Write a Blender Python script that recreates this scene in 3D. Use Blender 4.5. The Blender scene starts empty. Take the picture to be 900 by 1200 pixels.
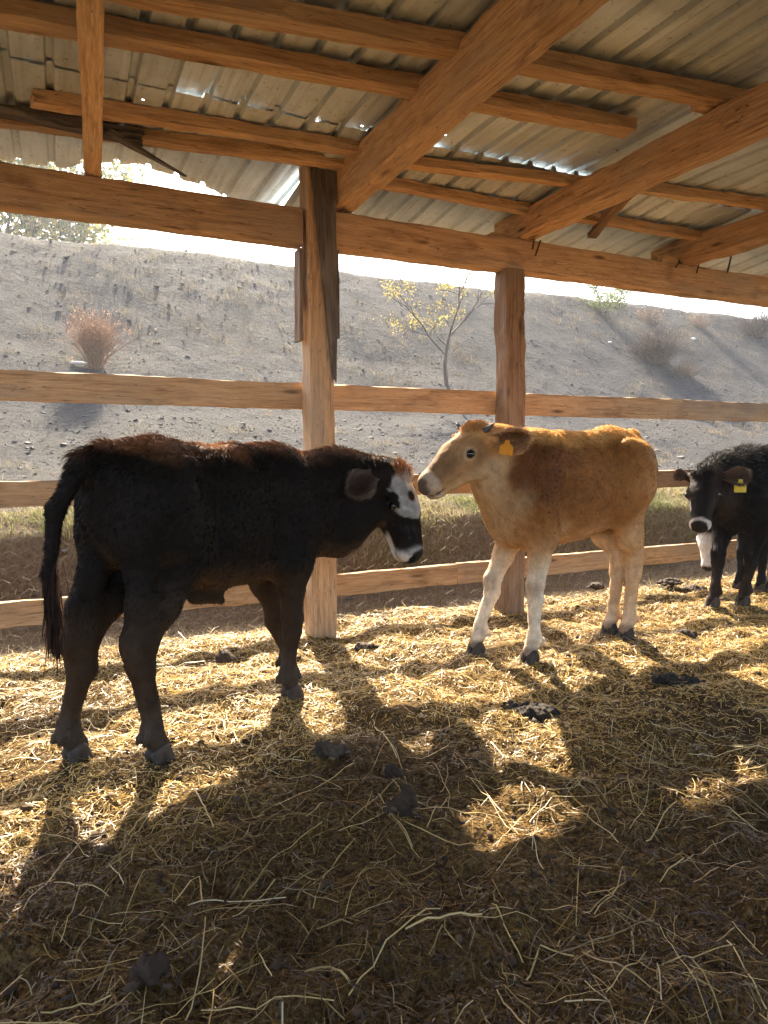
import bpy, math, random
import numpy as np
from mathutils import Matrix, Vector

# ------------------------------------------------------------------ camera, sky, sun, exposure
scene = bpy.context.scene
COL = scene.collection
CAM_H = 1.10                      # a phone held low
FOC = 820.0 / 1200.0              # focal length / picture height
PITCH = math.radians(5.157)

cam_data = bpy.data.cameras.new('camera')
cam_data.sensor_fit = 'VERTICAL'
cam_data.sensor_height = 36.0
cam_data.lens = 36.0 * FOC
cam_data.clip_start = 0.02
cam_data.clip_end = 3000.0
cam = bpy.data.objects.new('camera', cam_data)
COL.objects.link(cam)
cam.location = (0, 0, CAM_H)
cam.rotation_euler = (math.radians(90) - PITCH, 0, 0)
scene.camera = cam
scene.render.resolution_x = 768
scene.render.resolution_y = 1024

SUN_AZ = math.radians(-13.0)      # from +Y, negative = to the left
SUN_EL = math.radians(40.8)
world = bpy.data.worlds.new('World')
scene.world = world
world.use_nodes = True
wn = world.node_tree
wn.nodes.clear()
w_out = wn.nodes.new('ShaderNodeOutputWorld')
w_bg = wn.nodes.new('ShaderNodeBackground')
w_sky = wn.nodes.new('ShaderNodeTexSky')
w_sky.sky_type = 'NISHITA'
w_sky.sun_disc = False
w_sky.sun_elevation = SUN_EL
w_sky.sun_rotation = SUN_AZ
w_sky.air_density = 1.0
w_sky.dust_density = 3.5
w_sky.ozone_density = 1.0
w_bg.inputs['Strength'].default_value = 0.135
wn.links.new(w_sky.outputs[0], w_bg.inputs[0])
wn.links.new(w_bg.outputs[0], w_out.inputs[0])

sun_data = bpy.data.lights.new('sun', 'SUN')
sun_data.energy = 5.0
sun_data.angle = math.radians(0.55)
sun_data.color = (1.0, 0.88, 0.68)
sun = bpy.data.objects.new('sun', sun_data)
COL.objects.link(sun)
SUN_DIR = Vector((math.sin(SUN_AZ) * math.cos(SUN_EL), math.cos(SUN_AZ) * math.cos(SUN_EL), math.sin(SUN_EL)))
sun.rotation_euler = SUN_DIR.to_track_quat('Z', 'Y').to_euler()
sun.location = (0, 0, 20)

scene.view_settings.view_transform = 'Standard'
scene.view_settings.look = 'None'
scene.view_settings.gamma = 1.0
scene.view_settings.exposure = 2.5
scene.render.engine = 'CYCLES'
scene.cycles.max_bounces = 5
scene.cycles.diffuse_bounces = 4
scene.cycles.glossy_bounces = 2
scene.cycles.transmission_bounces = 3
scene.cycles.adaptive_threshold = 0.03
scene.cycles.transparent_max_bounces = 8
scene.cycles.use_denoising = True
scene.cycles.use_light_tree = False

rng = np.random.default_rng(7)
random.seed(7)

# ------------------------------------------------------------------ helpers
def vnoise(x, y, seed=0):
    x = np.asarray(x, float); y = np.asarray(y, float)
    xi = np.floor(x).astype(np.int64); yi = np.floor(y).astype(np.int64)
    fx = x - xi; fy = y - yi
    fx = fx * fx * (3 - 2 * fx); fy = fy * fy * (3 - 2 * fy)
    def h(i, j):
        n = (i * 374761393 + j * 668265263 + seed * 1442695041) & 0xffffffff
        n = ((n ^ (n >> 13)) * 1274126177) & 0xffffffff
        n = (n ^ (n >> 16)) & 0xffffffff
        return n / 2147483647.5 - 1.0
    a = h(xi, yi); b = h(xi + 1, yi); c = h(xi, yi + 1); d = h(xi + 1, yi + 1)
    return (a * (1 - fx) + b * fx) * (1 - fy) + (c * (1 - fx) + d * fx) * fy

def fbm(x, y, octv=4, seed=0, gain=0.5):
    s = 0.0; amp = 1.0; f = 1.0
    for o in range(octv):
        s = s + amp * vnoise(x * f + 17.3 * o, y * f - 9.1 * o, seed + o)
        amp *= gain; f *= 2.03
    return s

def mesh_np(name, verts, quads=None, tris=None, smooth=True, cols=None):
    """mesh from arrays; quads (M,4), tris (K,3); cols (N,3) goes to the point attribute 'Col'"""
    me = bpy.data.meshes.new(name)
    verts = np.ascontiguousarray(verts, dtype=np.float32)
    nq = 0 if quads is None else len(quads)
    nt = 0 if tris is None else len(tris)
    me.vertices.add(len(verts))
    me.vertices.foreach_set('co', verts.ravel())
    idx = []
    if nq: idx.append(np.asarray(quads, dtype=np.int32).ravel())
    if nt: idx.append(np.asarray(tris, dtype=np.int32).ravel())
    idx = np.concatenate(idx)
    me.loops.add(len(idx))
    me.loops.foreach_set('vertex_index', idx)
    starts = np.concatenate([np.arange(nq) * 4, nq * 4 + np.arange(nt) * 3]).astype(np.int32)
    me.polygons.add(nq + nt)
    me.polygons.foreach_set('loop_start', starts)
    me.polygons.foreach_set('use_smooth', np.full(nq + nt, smooth, dtype=bool))
    me.update(calc_edges=True)
    if cols is not None:
        at = me.color_attributes.new('Col', 'FLOAT_COLOR', 'POINT')
        c4 = np.ones((len(verts), 4), np.float32); c4[:, :3] = cols
        at.data.foreach_set('color', c4.ravel())
    return me

def link(name, me, mat=None, parent=None, loc=None, rot=None):
    o = bpy.data.objects.new(name, me)
    COL.objects.link(o)
    if mat is not None and me is not None and not me.materials:
        me.materials.append(mat)
    if parent is not None: o.parent = parent
    if loc is not None: o.location = loc
    if rot is not None: o.rotation_euler = rot
    return o

def tag(o, label=None, cat=None, group=None, kind=None):
    if label: o['label'] = label
    if cat: o['category'] = cat
    if group: o['group'] = group
    if kind: o['kind'] = kind
    return o

def empty(name, loc, rz=0.0):
    o = bpy.data.objects.new(name, None)
    o.empty_display_size = 0.2
    COL.objects.link(o)
    o.location = loc; o.rotation_euler = (0, 0, rz)
    return o

class Nodes:
    def __init__(self, name):
        self.m = bpy.data.materials.new(name); self.m.use_nodes = True
        self.t = self.m.node_tree; self.t.nodes.clear()
        self.out = self.t.nodes.new('ShaderNodeOutputMaterial')
    def n(self, typ, **kw):
        nd = self.t.nodes.new('ShaderNode' + typ)
        for k, v in kw.items(): setattr(nd, k, v)
        return nd
    def l(self, a, b): self.t.links.new(a, b)
    def ramp(self, fac, stops):
        r = self.n('ValToRGB'); e = r.color_ramp.elements
        while len(e) < len(stops): e.new(0.5)
        for el, (p, c) in zip(e, stops):
            el.position = p; el.color = (*c, 1) if len(c) == 3 else c
        self.l(fac, r.inputs[0]); return r.outputs[0]
    def noise(self, vec, scale, detail=4, rough=0.55, dist=0.0):
        t = self.n('TexNoise'); t.inputs['Scale'].default_value = scale
        t.inputs['Detail'].default_value = detail; t.inputs['Roughness'].default_value = rough
        t.inputs['Distortion'].default_value = dist
        if vec is not None: self.l(vec, t.inputs['Vector'])
        return t.outputs['Fac']
    def mapping(self, vec, scale=(1, 1, 1), loc=(0, 0, 0)):
        m = self.n('Mapping'); m.inputs['Scale'].default_value = scale; m.inputs['Location'].default_value = loc
        self.l(vec, m.inputs['Vector']); return m.outputs[0]
    def mix(self, fac, a, b, mode='MIX'):
        m = self.n('Mix', data_type='RGBA', blend_type=mode)
        for s, v in ((0, fac), (6, a), (7, b)):
            if hasattr(v, 'is_linked') or hasattr(v, 'links'): self.l(v, m.inputs[s])
            else: m.inputs[s].default_value = v if s == 0 else (*v, 1)
        return m.outputs[2]
    def math(self, op, a, b=None):
        m = self.n('Math', operation=op)
        for i, v in enumerate((a, b)):
            if v is None: continue
            if hasattr(v, 'links'): self.l(v, m.inputs[i])
            else: m.inputs[i].default_value = v
        return m.outputs[0]
    def bump(self, h, strength=0.5, dist=0.01, normal=None):
        b = self.n('Bump'); b.inputs['Strength'].default_value = strength; b.inputs['Distance'].default_value = dist
        self.l(h, b.inputs['Height'])
        if normal is not None: self.l(normal, b.inputs['Normal'])
        return b.outputs[0]
    def bsdf(self, color, rough=0.7, metal=0.0, normal=None, spec=0.3):
        p = self.n('BsdfPrincipled')
        for k, v in (('Base Color', color), ('Roughness', rough), ('Metallic', metal), ('Specular IOR Level', spec)):
            if hasattr(v, 'links'): self.l(v, p.inputs[k])
            else: p.inputs[k].default_value = (*v, 1) if k == 'Base Color' else v
        if normal is not None: self.l(normal, p.inputs['Normal'])
        return p
    def done(self, sh):
        self.l(sh.outputs[0] if hasattr(sh, 'outputs') else sh, self.out.inputs[0]); return self.m

# ------------------------------------------------------------------ materials
def wood_mat(name, light, mid, dark, grey=0.0):
    N = Nodes(name)
    tc = N.n('TexCoord'); oi = N.n('ObjectInfo')
    off = N.n('VectorMath', operation='ADD')
    sc = N.n('VectorMath', operation='SCALE'); sc.inputs['Scale'].default_value = 37.0
    cmb = N.n('CombineXYZ')
    for i in range(3): N.l(oi.outputs['Random'], cmb.inputs[i])
    N.l(cmb.outputs[0], sc.inputs[0])
    N.l(tc.outputs['Object'], off.inputs[0]); N.l(sc.outputs[0], off.inputs[1])
    v = off.outputs[0]
    grain = N.noise(N.mapping(v, (1.6, 30, 30)), 2.2, 6, 0.62, 0.5)
    fine = N.noise(N.mapping(v, (5, 150, 150)), 2.0, 4, 0.6)
    blot = N.noise(N.mapping(v, (1.0, 3.0, 3.0)), 2.6, 4, 0.6)
    c1 = N.ramp(grain, ((0.28, dark), (0.46, mid), (0.66, light)))
    c2 = N.mix(N.ramp(fine, ((0.35, (0, 0, 0)), (0.65, (0.55, 0.55, 0.55)))), c1, tuple(0.55 * x for x in mid), 'MIX')
    bl = N.ramp(blot, ((0.56, (0, 0, 0)), (0.70, (0.75, 0.75, 0.75))))
    c3 = N.mix(bl, c2, dark)
    # knots: stretched cells
    vo = N.n('TexVoronoi'); vo.inputs['Scale'].default_value = 1.0
    N.l(N.mapping(v, (2.2, 9, 9)), vo.inputs['Vector'])
    kn = N.ramp(vo.outputs['Distance'], ((0.05, (0.9, 0.9, 0.9)), (0.16, (0, 0, 0))))
    c4 = N.mix(kn, c3, tuple(0.45 * x for x in dark))
    # drying cracks along the grain, and greyed weathered stretches
    crack = N.noise(N.mapping(v, (0.9, 22, 22), (3.1, 0, 0)), 1.6, 2, 0.5, 0.3)
    ck = N.ramp(crack, ((0.492, (0, 0, 0)), (0.5, (0.85,) * 3), (0.508, (0, 0, 0))))
    c4 = N.mix(ck, c4, tuple(0.35 * x for x in dark))
    wz = N.noise(N.mapping(v, (0.7, 2.0, 2.0), (9, 2, 0)), 1.5, 3, 0.6)
    c4 = N.mix(N.ramp(wz, ((0.48, (0, 0, 0)), (0.70, (0.6,) * 3))), c4, (0.36, 0.28, 0.20))
    hs = N.n('HueSaturation'); N.l(c4, hs.inputs['Color'])
    vr = N.n('MapRange'); vr.inputs['To Min'].default_value = 0.78; vr.inputs['To Max'].default_value = 1.18
    N.l(oi.outputs['Random'], vr.inputs['Value']); N.l(vr.outputs[0], hs.inputs['Value'])
    hs.inputs['Saturation'].default_value = 0.90 - grey
    hgt = N.math('SUBTRACT', N.math('ADD', N.math('MULTIPLY', grain, 1.0), N.math('MULTIPLY', fine, 0.5)), N.math('MULTIPLY', ck, 0.6))
    return N.done(N.bsdf(hs.outputs[0], 0.78, 0, N.bump(hgt, 0.6, 0.006), 0.2))

M = {}
M['wood'] = wood_mat('sawn_wood', (0.74, 0.47, 0.23), (0.60, 0.345, 0.15), (0.25, 0.125, 0.052))
M['wood_old'] = wood_mat('weathered_wood', (0.36, 0.225, 0.12), (0.26, 0.145, 0.072), (0.085, 0.045, 0.023))
M['wood_mid'] = wood_mat('rough_beam_wood', (0.60, 0.37, 0.18), (0.45, 0.25, 0.11), (0.14, 0.07, 0.032))
M['wood_grey'] = wood_mat('grey_wood', (0.20, 0.17, 0.15), (0.12, 0.10, 0.09), (0.04, 0.032, 0.028))

def metal_mat(name):
    N = Nodes(name)
    tc = N.n('TexCoord'); oi = N.n('ObjectInfo')
    v = tc.outputs['Object']
    big = N.noise(N.mapping(v, (1.2, 0.8, 1)), 2.0, 5, 0.6, 0.6)
    streak = N.noise(N.mapping(v, (16, 0.8, 1)), 2.0, 4, 0.6)
    spot = N.noise(v, 38, 4, 0.65)
    rnd = N.n('MapRange'); rnd.inputs['To Min'].default_value = 0.80; rnd.inputs['To Max'].default_value = 1.1
    N.l(oi.outputs['Random'], rnd.inputs['Value'])
    c = N.ramp(big, ((0.3, (0.50, 0.55, 0.57)), (0.62, (0.72, 0.79, 0.83))))
    c = N.mix(N.ramp(streak, ((0.5, (0, 0, 0)), (0.75, (0.6, 0.6, 0.6)))), c, (0.40, 0.41, 0.40))
    c = N.mix(N.ramp(spot, ((0.60, (0, 0, 0)), (0.72, (0.8, 0.8, 0.8)))), c, (0.20, 0.14, 0.09))
    hs = N.n('HueSaturation'); N.l(c, hs.inputs['Color']); N.l(rnd.outputs[0], hs.inputs['Value'])
    rough = N.ramp(big, ((0.3, (0.70,) * 3), (0.7, (0.50,) * 3)))
    met = N.ramp(spot, ((0.58, (0.55,) * 3), (0.72, (0.1,) * 3)))
    return N.done(N.bsdf(hs.outputs[0], rough, met, N.bump(N.noise(v, 9, 3, 0.5), 0.25, 0.02), 0.4))
M['metal'] = metal_mat('galvanised_sheet')

def attr_mat(name, rough=0.8, transl=0.0, tint=None, spec=0.2, noise_scale=0, bump=0.0, stretch=(1, 1, 1)):
    N = Nodes(name)
    a = N.n('Attribute', attribute_name='Col'); c = a.outputs['Color']
    nrm = None
    if noise_scale:
        tc = N.n('TexCoord')
        nz = N.noise(N.mapping(tc.outputs['Object'], stretch), noise_scale, 5, 0.6)
        c = N.mix(1.0, c, N.ramp(nz, ((0.3, (0.70,) * 3), (0.7, (1.22,) * 3))), 'MULTIPLY')
        if bump: nrm = N.bump(nz, bump, 0.006)
    p = N.bsdf(c, rough, 0, nrm, spec)
    if transl:
        t = N.n('BsdfTranslucent'); N.l(c, t.inputs[0])
        mx = N.n('MixShader'); mx.inputs[0].default_value = transl
        N.l(p.outputs[0], mx.inputs[1]); N.l(t.outputs[0], mx.inputs[2])
        return N.done(mx)
    return N.done(p)
M['straw'] = attr_mat('dry_straw', 0.45, 0.30, spec=0.5)
M['coat'] = attr_mat('calf_coat', 0.75, 0.0, spec=0.12, noise_scale=20, bump=0.5, stretch=(0.8, 2.2, 1.1))
M['fur'] = attr_mat('calf_hair', 0.62, 0.35, spec=0.18)
M['leaf'] = attr_mat('leaf', 0.6, 0.5)
M['grass'] = attr_mat('grass_blade', 0.6, 0.4)
M['rock'] = attr_mat('stone', 0.9, 0, noise_scale=20, bump=0.4)
M['bark'] = attr_mat('bark', 0.9, 0, noise_scale=30, bump=0.6)
M['dung'] = attr_mat('dung', 0.8, 0, noise_scale=60, bump=1.0, spec=0.15)
def plain(name, col, rough=0.6, metal=0.0, spec=0.4, nscale=30, var=0.25, transl=0):
    N = Nodes(name); tc = N.n('TexCoord')
    nz = N.noise(tc.outputs['Object'], nscale, 4, 0.6)
    c = N.ramp(nz, ((0.3, tuple(x * (1 - var) for x in col)), (0.7, tuple(min(1, x * (1 + var)) for x in col))))
    p = N.bsdf(c, rough, metal, N.bump(nz, 0.2, 0.003), spec)
    if transl:
        t = N.n('BsdfTranslucent'); N.l(c, t.inputs[0]); mx = N.n('MixShader'); mx.inputs[0].default_value = transl
        N.l(p.outputs[0], mx.inputs[1]); N.l(t.outputs[0], mx.inputs[2]); return N.done(mx)
    return N.done(p)
M['hoof'] = plain('hoof_horn', (0.045, 0.032, 0.022), 0.8, var=0.5)
M['eye'] = plain('eye', (0.008, 0.006, 0.005), 0.08, spec=0.6, var=0.1)
M['horn'] = plain('horn', (0.07, 0.06, 0.055), 0.4)
M['tag'] = plain('tag_plastic', (0.85, 0.36, 0.02), 0.4, var=0.08, transl=0.35)
M['tag_yellow'] = plain('tag_plastic_yellow', (0.80, 0.62, 0.05), 0.4, var=0.08, transl=0.35)
M['tag_ink'] = plain('tag_ink', (0.05, 0.04, 0.03), 0.5)
M['wire'] = plain('rusty_wire', (0.30, 0.24, 0.19), 0.5, 0.6)
M['white'] = plain('pale_wood', (0.62, 0.58, 0.52), 0.7)
M['nail'] = plain('iron_nail', (0.06, 0.05, 0.045), 0.5, 0.7)

def floor_mat():
    N = Nodes('trampled_bedding'); tc = N.n('TexCoord'); v = tc.outputs['Object']
    big = N.noise(v, 1.1, 4, 0.6, 0.3); mid = N.noise(v, 9, 5, 0.65); fine = N.noise(v, 70, 5, 0.7)
    flake = N.n('TexVoronoi'); flake.inputs['Scale'].default_value = 95; N.l(v, flake.inputs['Vector'])
    c = N.ramp(mid, ((0.30, (0.022, 0.012, 0.004)), (0.52, (0.052, 0.028, 0.009)), (0.72, (0.12, 0.070, 0.022))))
    c = N.mix(N.ramp(fine, ((0.42, (0, 0, 0)), (0.62, (0.8,) * 3))), c, (0.22, 0.135, 0.045))
    c = N.mix(N.ramp(big, ((0.45, (0, 0, 0)), (0.68, (0.55,) * 3))), c, (0.028, 0.015, 0.005))
    h = N.math('ADD', N.math('MULTIPLY', mid, 0.8), N.math('MULTIPLY', fine, 0.6))
    h = N.math('ADD', h, N.math('MULTIPLY', flake.outputs['Distance'], 0.5))
    return N.done(N.bsdf(c, 0.95, 0, N.bump(h, 0.9, 0.02), 0.1))
M['floor'] = floor_mat()

def hill_mat():
    N = Nodes('gravel_slope'); tc = N.n('TexCoord'); v = tc.outputs['Object']
    big = N.noise(v, 0.35, 5, 0.6, 0.4); mid = N.noise(v, 3.0, 5, 0.65); fine = N.noise(v, 34, 6, 0.85)
    vo = N.n('TexVoronoi'); vo.inputs['Scale'].default_value = 9; N.l(v, vo.inputs['Vector'])
    c = N.ramp(mid, ((0.30, (0.018, 0.017, 0.018)), (0.55, (0.036, 0.0345, 0.036)), (0.75, (0.062, 0.058, 0.057))))
    c = N.mix(N.ramp(big, ((0.45, (0, 0, 0)), (0.66, (0.65,) * 3))), c, (0.052, 0.046, 0.037))
    c = N.mix(N.ramp(fine, ((0.50, (0, 0, 0)), (0.62, (0.8,) * 3))), c, (0.13, 0.124, 0.12))
    # browner soil on the bank and in the ditch along the fence
    dt = N.n('VectorMath', operation='DOT_PRODUCT'); N.l(v, dt.inputs[0]); dt.inputs[1].default_value = (-0.42118, 0.90698, 0.0)
    tt = N.math('ADD', dt.outputs['Value'], N.math('MULTIPLY', mid, 0.8))
    near = N.ramp(N.math('DIVIDE', tt, 10.0), ((0.60, (1, 1, 1)), (0.70, (0, 0, 0))))
    soil = N.ramp(fine, ((0.35, (0.075, 0.050, 0.030)), (0.65, (0.22, 0.155, 0.09))))
    c = N.mix(near, c, soil)
    h = N.math('ADD', N.math('MULTIPLY', mid, 1.2), N.math('MULTIPLY', fine, 0.5))
    h = N.math('ADD', h, N.math('MULTIPLY', vo.outputs['Distance'], 0.25))
    return N.done(N.bsdf(c, 0.95, 0, N.bump(h, 1.0, 0.10), 0.1))
M['hill'] = hill_mat()

# ------------------------------------------------------------------ where things stand
_c, _s = math.cos(PITCH), math.sin(PITCH)
def ray(u, v):
    x = (u - 450) / 820.0; y = -(v - 600) / 820.0
    return np.array([x, _c + y * _s, -_s + y * _c])
def on_level(u, v, z=0.0):
    d = ray(u, v); k = (z - CAM_H) / d[2]; return np.array([0, 0, CAM_H]) + d * k
def at_depth(u, v, Y):
    d = ray(u, v); return np.array([0, 0, CAM_H]) + d * (Y / d[1])
F0 = np.array([-0.397, 4.150, 0.0])          # foot of the main post
FU = np.array([0.90698, 0.42118, 0.0])       # along the fence, to the right and away
FN = np.array([-0.42118, 0.90698, 0.0])      # out of the shed
F_ANG = math.atan2(FU[1], FU[0])
def FW(s, t, z=0.0): return F0 + FU * s + FN * t + np.array([0, 0, z])
def fst(x, y):
    dx = x - F0[0]; dy = y - F0[1]
    return dx * FU[0] + dy * FU[1], dx * FN[0] + dy * FN[1]

# terrain profile across the fence line (t outwards)
PT = np.array([-400, -30, 0.2, 0.75, 1.10, 1.42, 1.75, 4.5, 7.0, 9.0, 12.6, 13.5, 15.5, 40, 3000.])
PZ = np.array([-0.6, -0.12, -0.06, -0.14, -0.02, 0.50, 0.60, 0.93, 1.70, 2.85, 5.45, 5.70, 5.72, 4.5, 4.0])
def terrain_z(s, t):
    s = np.asarray(s, float); t = np.asarray(t, float)
    w = 0.12 * vnoise(s * 0.8, s * 0 + 3.1, 5) * np.clip((t - 0.6) / 0.5, 0, 1)
    z = np.interp(t + w, PT, PZ)
    a = np.clip((t - 1.0) / 4.0, 0, 1)
    z = z + a * (0.05 * fbm(s * 0.5, t * 0.5, 4, 11)) + np.clip((t - 0.8) / 0.5, 0, 1) * 0.025 * fbm(s * 3, t * 3, 3, 21)
    return z
HOOVES = []
def floor_z(x, y):
    x = np.asarray(x, float); y = np.asarray(y, float)
    z = 0.020 * fbm(x * 1.6, y * 1.6, 3, 31) + 0.024 * fbm(x * 6, y * 6, 3, 41) + 0.009 * fbm(x * 22, y * 22, 2, 51) - 0.014
    for hx, hy in HOOVES:
        k = np.exp(-((x - hx) ** 2 + (y - hy) ** 2) / (2 * 0.09 ** 2))
        z = z * (1 - k) + (0.014) * k
    return z
def on_terrain(u, v):
    d = ray(u, v); k = 3.0; p0 = None
    while k < 80:
        p = np.array([0, 0, CAM_H]) + d * k
        s, t = fst(p[0], p[1])
        if p[2] < terrain_z(s, t): return p
        k += 0.03
    return p
HOOVES += [(-1.083, 2.379), (-0.787, 2.365), (-0.406, 2.994), (-0.442, 3.23), (0.493, 3.658), (0.749, 3.509), (1.40, 3.97), (1.28, 4.15), (2.286, 4.79), (2.509, 4.843)]
# ------------------------------------------------------------------ the setting: ground, shed floor
def grid(xs, ys, fz, world):
    X, Y = np.meshgrid(xs, ys)
    Z = fz(X, Y)
    V = world(X.ravel(), Y.ravel(), Z.ravel())
    nx, ny = len(xs), len(ys)
    i = np.arange(nx * ny).reshape(ny, nx)
    Q = np.stack([i[:-1, :-1], i[:-1, 1:], i[1:, 1:], i[1:, :-1]], -1).reshape(-1, 4)
    return V, Q
def st_world(s, t, z):
    P = F0[None] + s[:, None] * FU[None] + t[:, None] * FN[None]
    P[:, 2] = z
    return P
ss = np.concatenate([[-380, -150, -60, -30], np.arange(-16, 40, 0.22), [45, 60, 90, 200, 380]])
ts = np.concatenate([[-200, -60, -20, -8, -3, 0.0], np.arange(0.3, 2.0, 0.07), np.arange(2.1, 16, 0.2), [18, 24, 40, 100, 380]])
V, Q = grid(ss, ts, terrain_z, st_world)
tag(link('ground', mesh_np('ground', V, Q), M['hill']), kind='structure')

xs = np.arange(-4.2, 5.6, 0.024); ys = np.arange(0.25, 7.4, 0.024)
def fl(X, Y):
    s, t = fst(X, Y)
    z = floor_z(X, Y)
    return z - np.clip((t - 0.15) / 0.5, 0, 1) * 0.22
V, Q = grid(xs, ys, fl, lambda x, y, z: np.stack([x, y, z], -1))
tc_ = V[Q].mean(1); s_, t_ = fst(tc_[:, 0], tc_[:, 1])
tag(link('shed_floor', mesh_np('shed_floor', V, Q[t_ < 0.75]), M['floor']), kind='structure')
# far floor under the rest of the shed
def back_floor():
    a = np.array([[-9, -9, -0.03], [9, -9, -0.03], [9, 0.26, -0.03], [-9, 0.26, -0.03]], float)
    return mesh_np('floor_behind', a, [[0, 1, 2, 3]])
tag(link('shed_floor_behind', back_floor(), M['floor']), kind='structure')

# ------------------------------------------------------------------ the shed: one thing, its timbers and sheets are its parts
shed = empty('cattle_shed', F0, F_ANG)
tag(shed, 'open timber cattle shed with rail fence and corrugated metal roof', 'shed')

def timber_mesh(L, w, h, seed, rough=0.004, bow=0.0, wane=0.0, step=0.06, taper=0.0, ragged=0.0):
    r = np.random.default_rng(seed)
    n = max(3, int(L / step) + 1)
    x = np.linspace(0, L, n)
    c = min(w, h) * 0.10
    # 12-sided section, corners rounded
    prof = []
    for sx, sy in ((1, 1), (-1, 1), (-1, -1), (1, -1)):
        cx, cy = sx * (w / 2 - c), sy * (h / 2 - c)
        st = {(1, 1): 0, (-1, 1): 90, (-1, -1): 180, (1, -1): 270}[(sx, sy)]
        for a in (0, 45, 90):
            prof.append((cx + c * math.cos(math.radians(st + a)), cy + c * math.sin(math.radians(st + a))))
    # extra points mid faces
    P = []
    for i, p in enumerate(prof):
        P.append(p)
        q = prof[(i + 1) % 12]
        if i % 3 == 2: P.append(((p[0] + q[0]) / 2, (p[1] + q[1]) / 2))
    P = np.array(P); k = len(P)
    by = bow * np.sin(np.pi * x / L) + 0.5 * rough * fbm(x * 1.3, x * 0 + seed, 2, seed)
    bz = 0.6 * bow * np.sin(np.pi * x / L + 1.0) + 0.5 * rough * fbm(x * 1.1, x * 0 + seed + 9, 2, seed + 3)
    sc = 1 - taper * x / L
    V = np.zeros((n, k, 3))
    for j in range(k):
        jit = rough * fbm(x * 7, x * 0 + j * 1.7, 3, seed + 40) + 0.6 * rough * vnoise(x * 2.2, x * 0 + j * 0.35, seed + 70)
        rad = math.hypot(P[j, 0], P[j, 1])
        f = 1 + jit / max(rad, 1e-3)
        if wane and (j in (0, 1, 2) or j in (8, 9, 10)):
            f = f - wane * np.clip(vnoise(x * 1.7, x * 0 + (j // 4) * 5.0, seed + 90) - 0.1, 0, 1)
        V[:, j, 0] = x
        V[:, j, 1] = P[j, 0] * f * sc + by
        V[:, j, 2] = P[j, 1] * f * sc + bz
    if ragged:
        e = ragged * r.random(k)
        V[-1, :, 0] += e; V[0, :, 0] -= ragged * r.random(k)
    V = V.reshape(-1, 3)
    i = np.arange(n * k).reshape(n, k)
    Q = np.stack([i[:-1], np.roll(i, -1, 1)[:-1], np.roll(i, -1, 1)[1:], i[1:]], -1).reshape(-1, 4)
    V = np.concatenate([V, V[:k].mean(0)[None], V[-k:].mean(0)[None]])
    a, b = n * k, n * k + 1
    T = [[a, (j + 1) % k, j] for j in range(k)] + [[b, (n - 1) * k + j, (n - 1) * k + (j + 1) % k] for j in range(k)]
    me = mesh_np('timber', V, Q, T, smooth=False)
    return me
_sd = [100]
def timber(name, p0, p1, w, h, mat='wood', roll=0.0, parent=None, **kw):
    """p0, p1 in the shed's own frame (s, t, z); w sideways, h up"""
    _sd[0] += 1
    p0 = Vector(p0); p1 = Vector(p1); d = p1 - p0; L = d.length
    x = d.normalized()
    up = Vector((0, 0, 1)) if abs(x.z) < 0.9 else Vector((0, 1, 0))
    y = up.cross(x).normalized(); z = x.cross(y)
    R = Matrix((x, y, z)).transposed().to_4x4() @ Matrix.Rotation(roll, 4, 'X')
    o = link(name, timber_mesh(L, w, h, _sd[0], **kw), M[mat], parent or shed)
    o.matrix_local = Matrix.Translation(p0) @ R
    return o

# posts
timber('post', (0.015, 0, -0.25), (0.005, 0, 2.71), 0.155, 0.165, 'wood', rough=0.006, wane=0.10, taper=0.06, ragged=0.03)
timber('post', (1.39, 0, -0.25), (1.345, 0, 2.262), 0.145, 0.15, 'wood_old', rough=0.010, bow=0.012, wane=0.25)
timber('post', (-2.85, 0, -0.25), (-2.87, 0, 2.262), 0.15, 0.15, 'wood', rough=0.006, wane=0.15)
timber('post', (4.25, 0, -0.25), (4.25, 0, 2.262), 0.15, 0.15, 'wood_old', rough=0.008, wane=0.15)
# splice boards nailed to the head of the main post
timber('splice_board', (-0.094, 0.02, 1.72), (-0.092, 0.02, 2.235), 0.022, 0.10, 'wood_old', rough=0.003)
timber('splice_board', (0.020, -0.098, 2.72), (0.075, -0.094, 1.52), 0.150, 0.026, 'wood_grey', rough=0.006, taper=0.80, ragged=0.04)
timber('splice_board', (0.108, -0.01, 1.74), (0.108, -0.01, 2.235), 0.026, 0.12, 'wood_grey', rough=0.004)
# header beams
timber('header_beam', (-4.6, 0.015, 2.365), (-0.085, 0.015, 2.352), 0.11, 0.205, 'wood', rough=0.004, wane=0.05)
timber('header_beam', (0.10, 0.01, 2.352), (6.6, 0.02, 2.365), 0.12, 0.205, 'wood', rough=0.006, wane=0.10)
# rails on the outside of the posts
timber('fence_rail', (-4.6, 0.105, 1.415), (6.5, 0.108, 1.40), 0.045, 0.150, 'wood', rough=0.005, bow=0.012)
timber('fence_rail', (-4.6, 0.105, 0.86), (6.5, 0.105, 0.868), 0.045, 0.130, 'wood', rough=0.005, bow=0.010)
timber('fence_rail', (-4.6, 0.105, 0.262), (1.02, 0.105, 0.250), 0.045, 0.130, 'wood', rough=0.006, bow=-0.010)
timber('fence_rail', (1.03, 0.105, 0.256), (6.5, 0.105, 0.268), 0.045, 0.135, 'wood', rough=0.006, bow=0.010)
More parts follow.
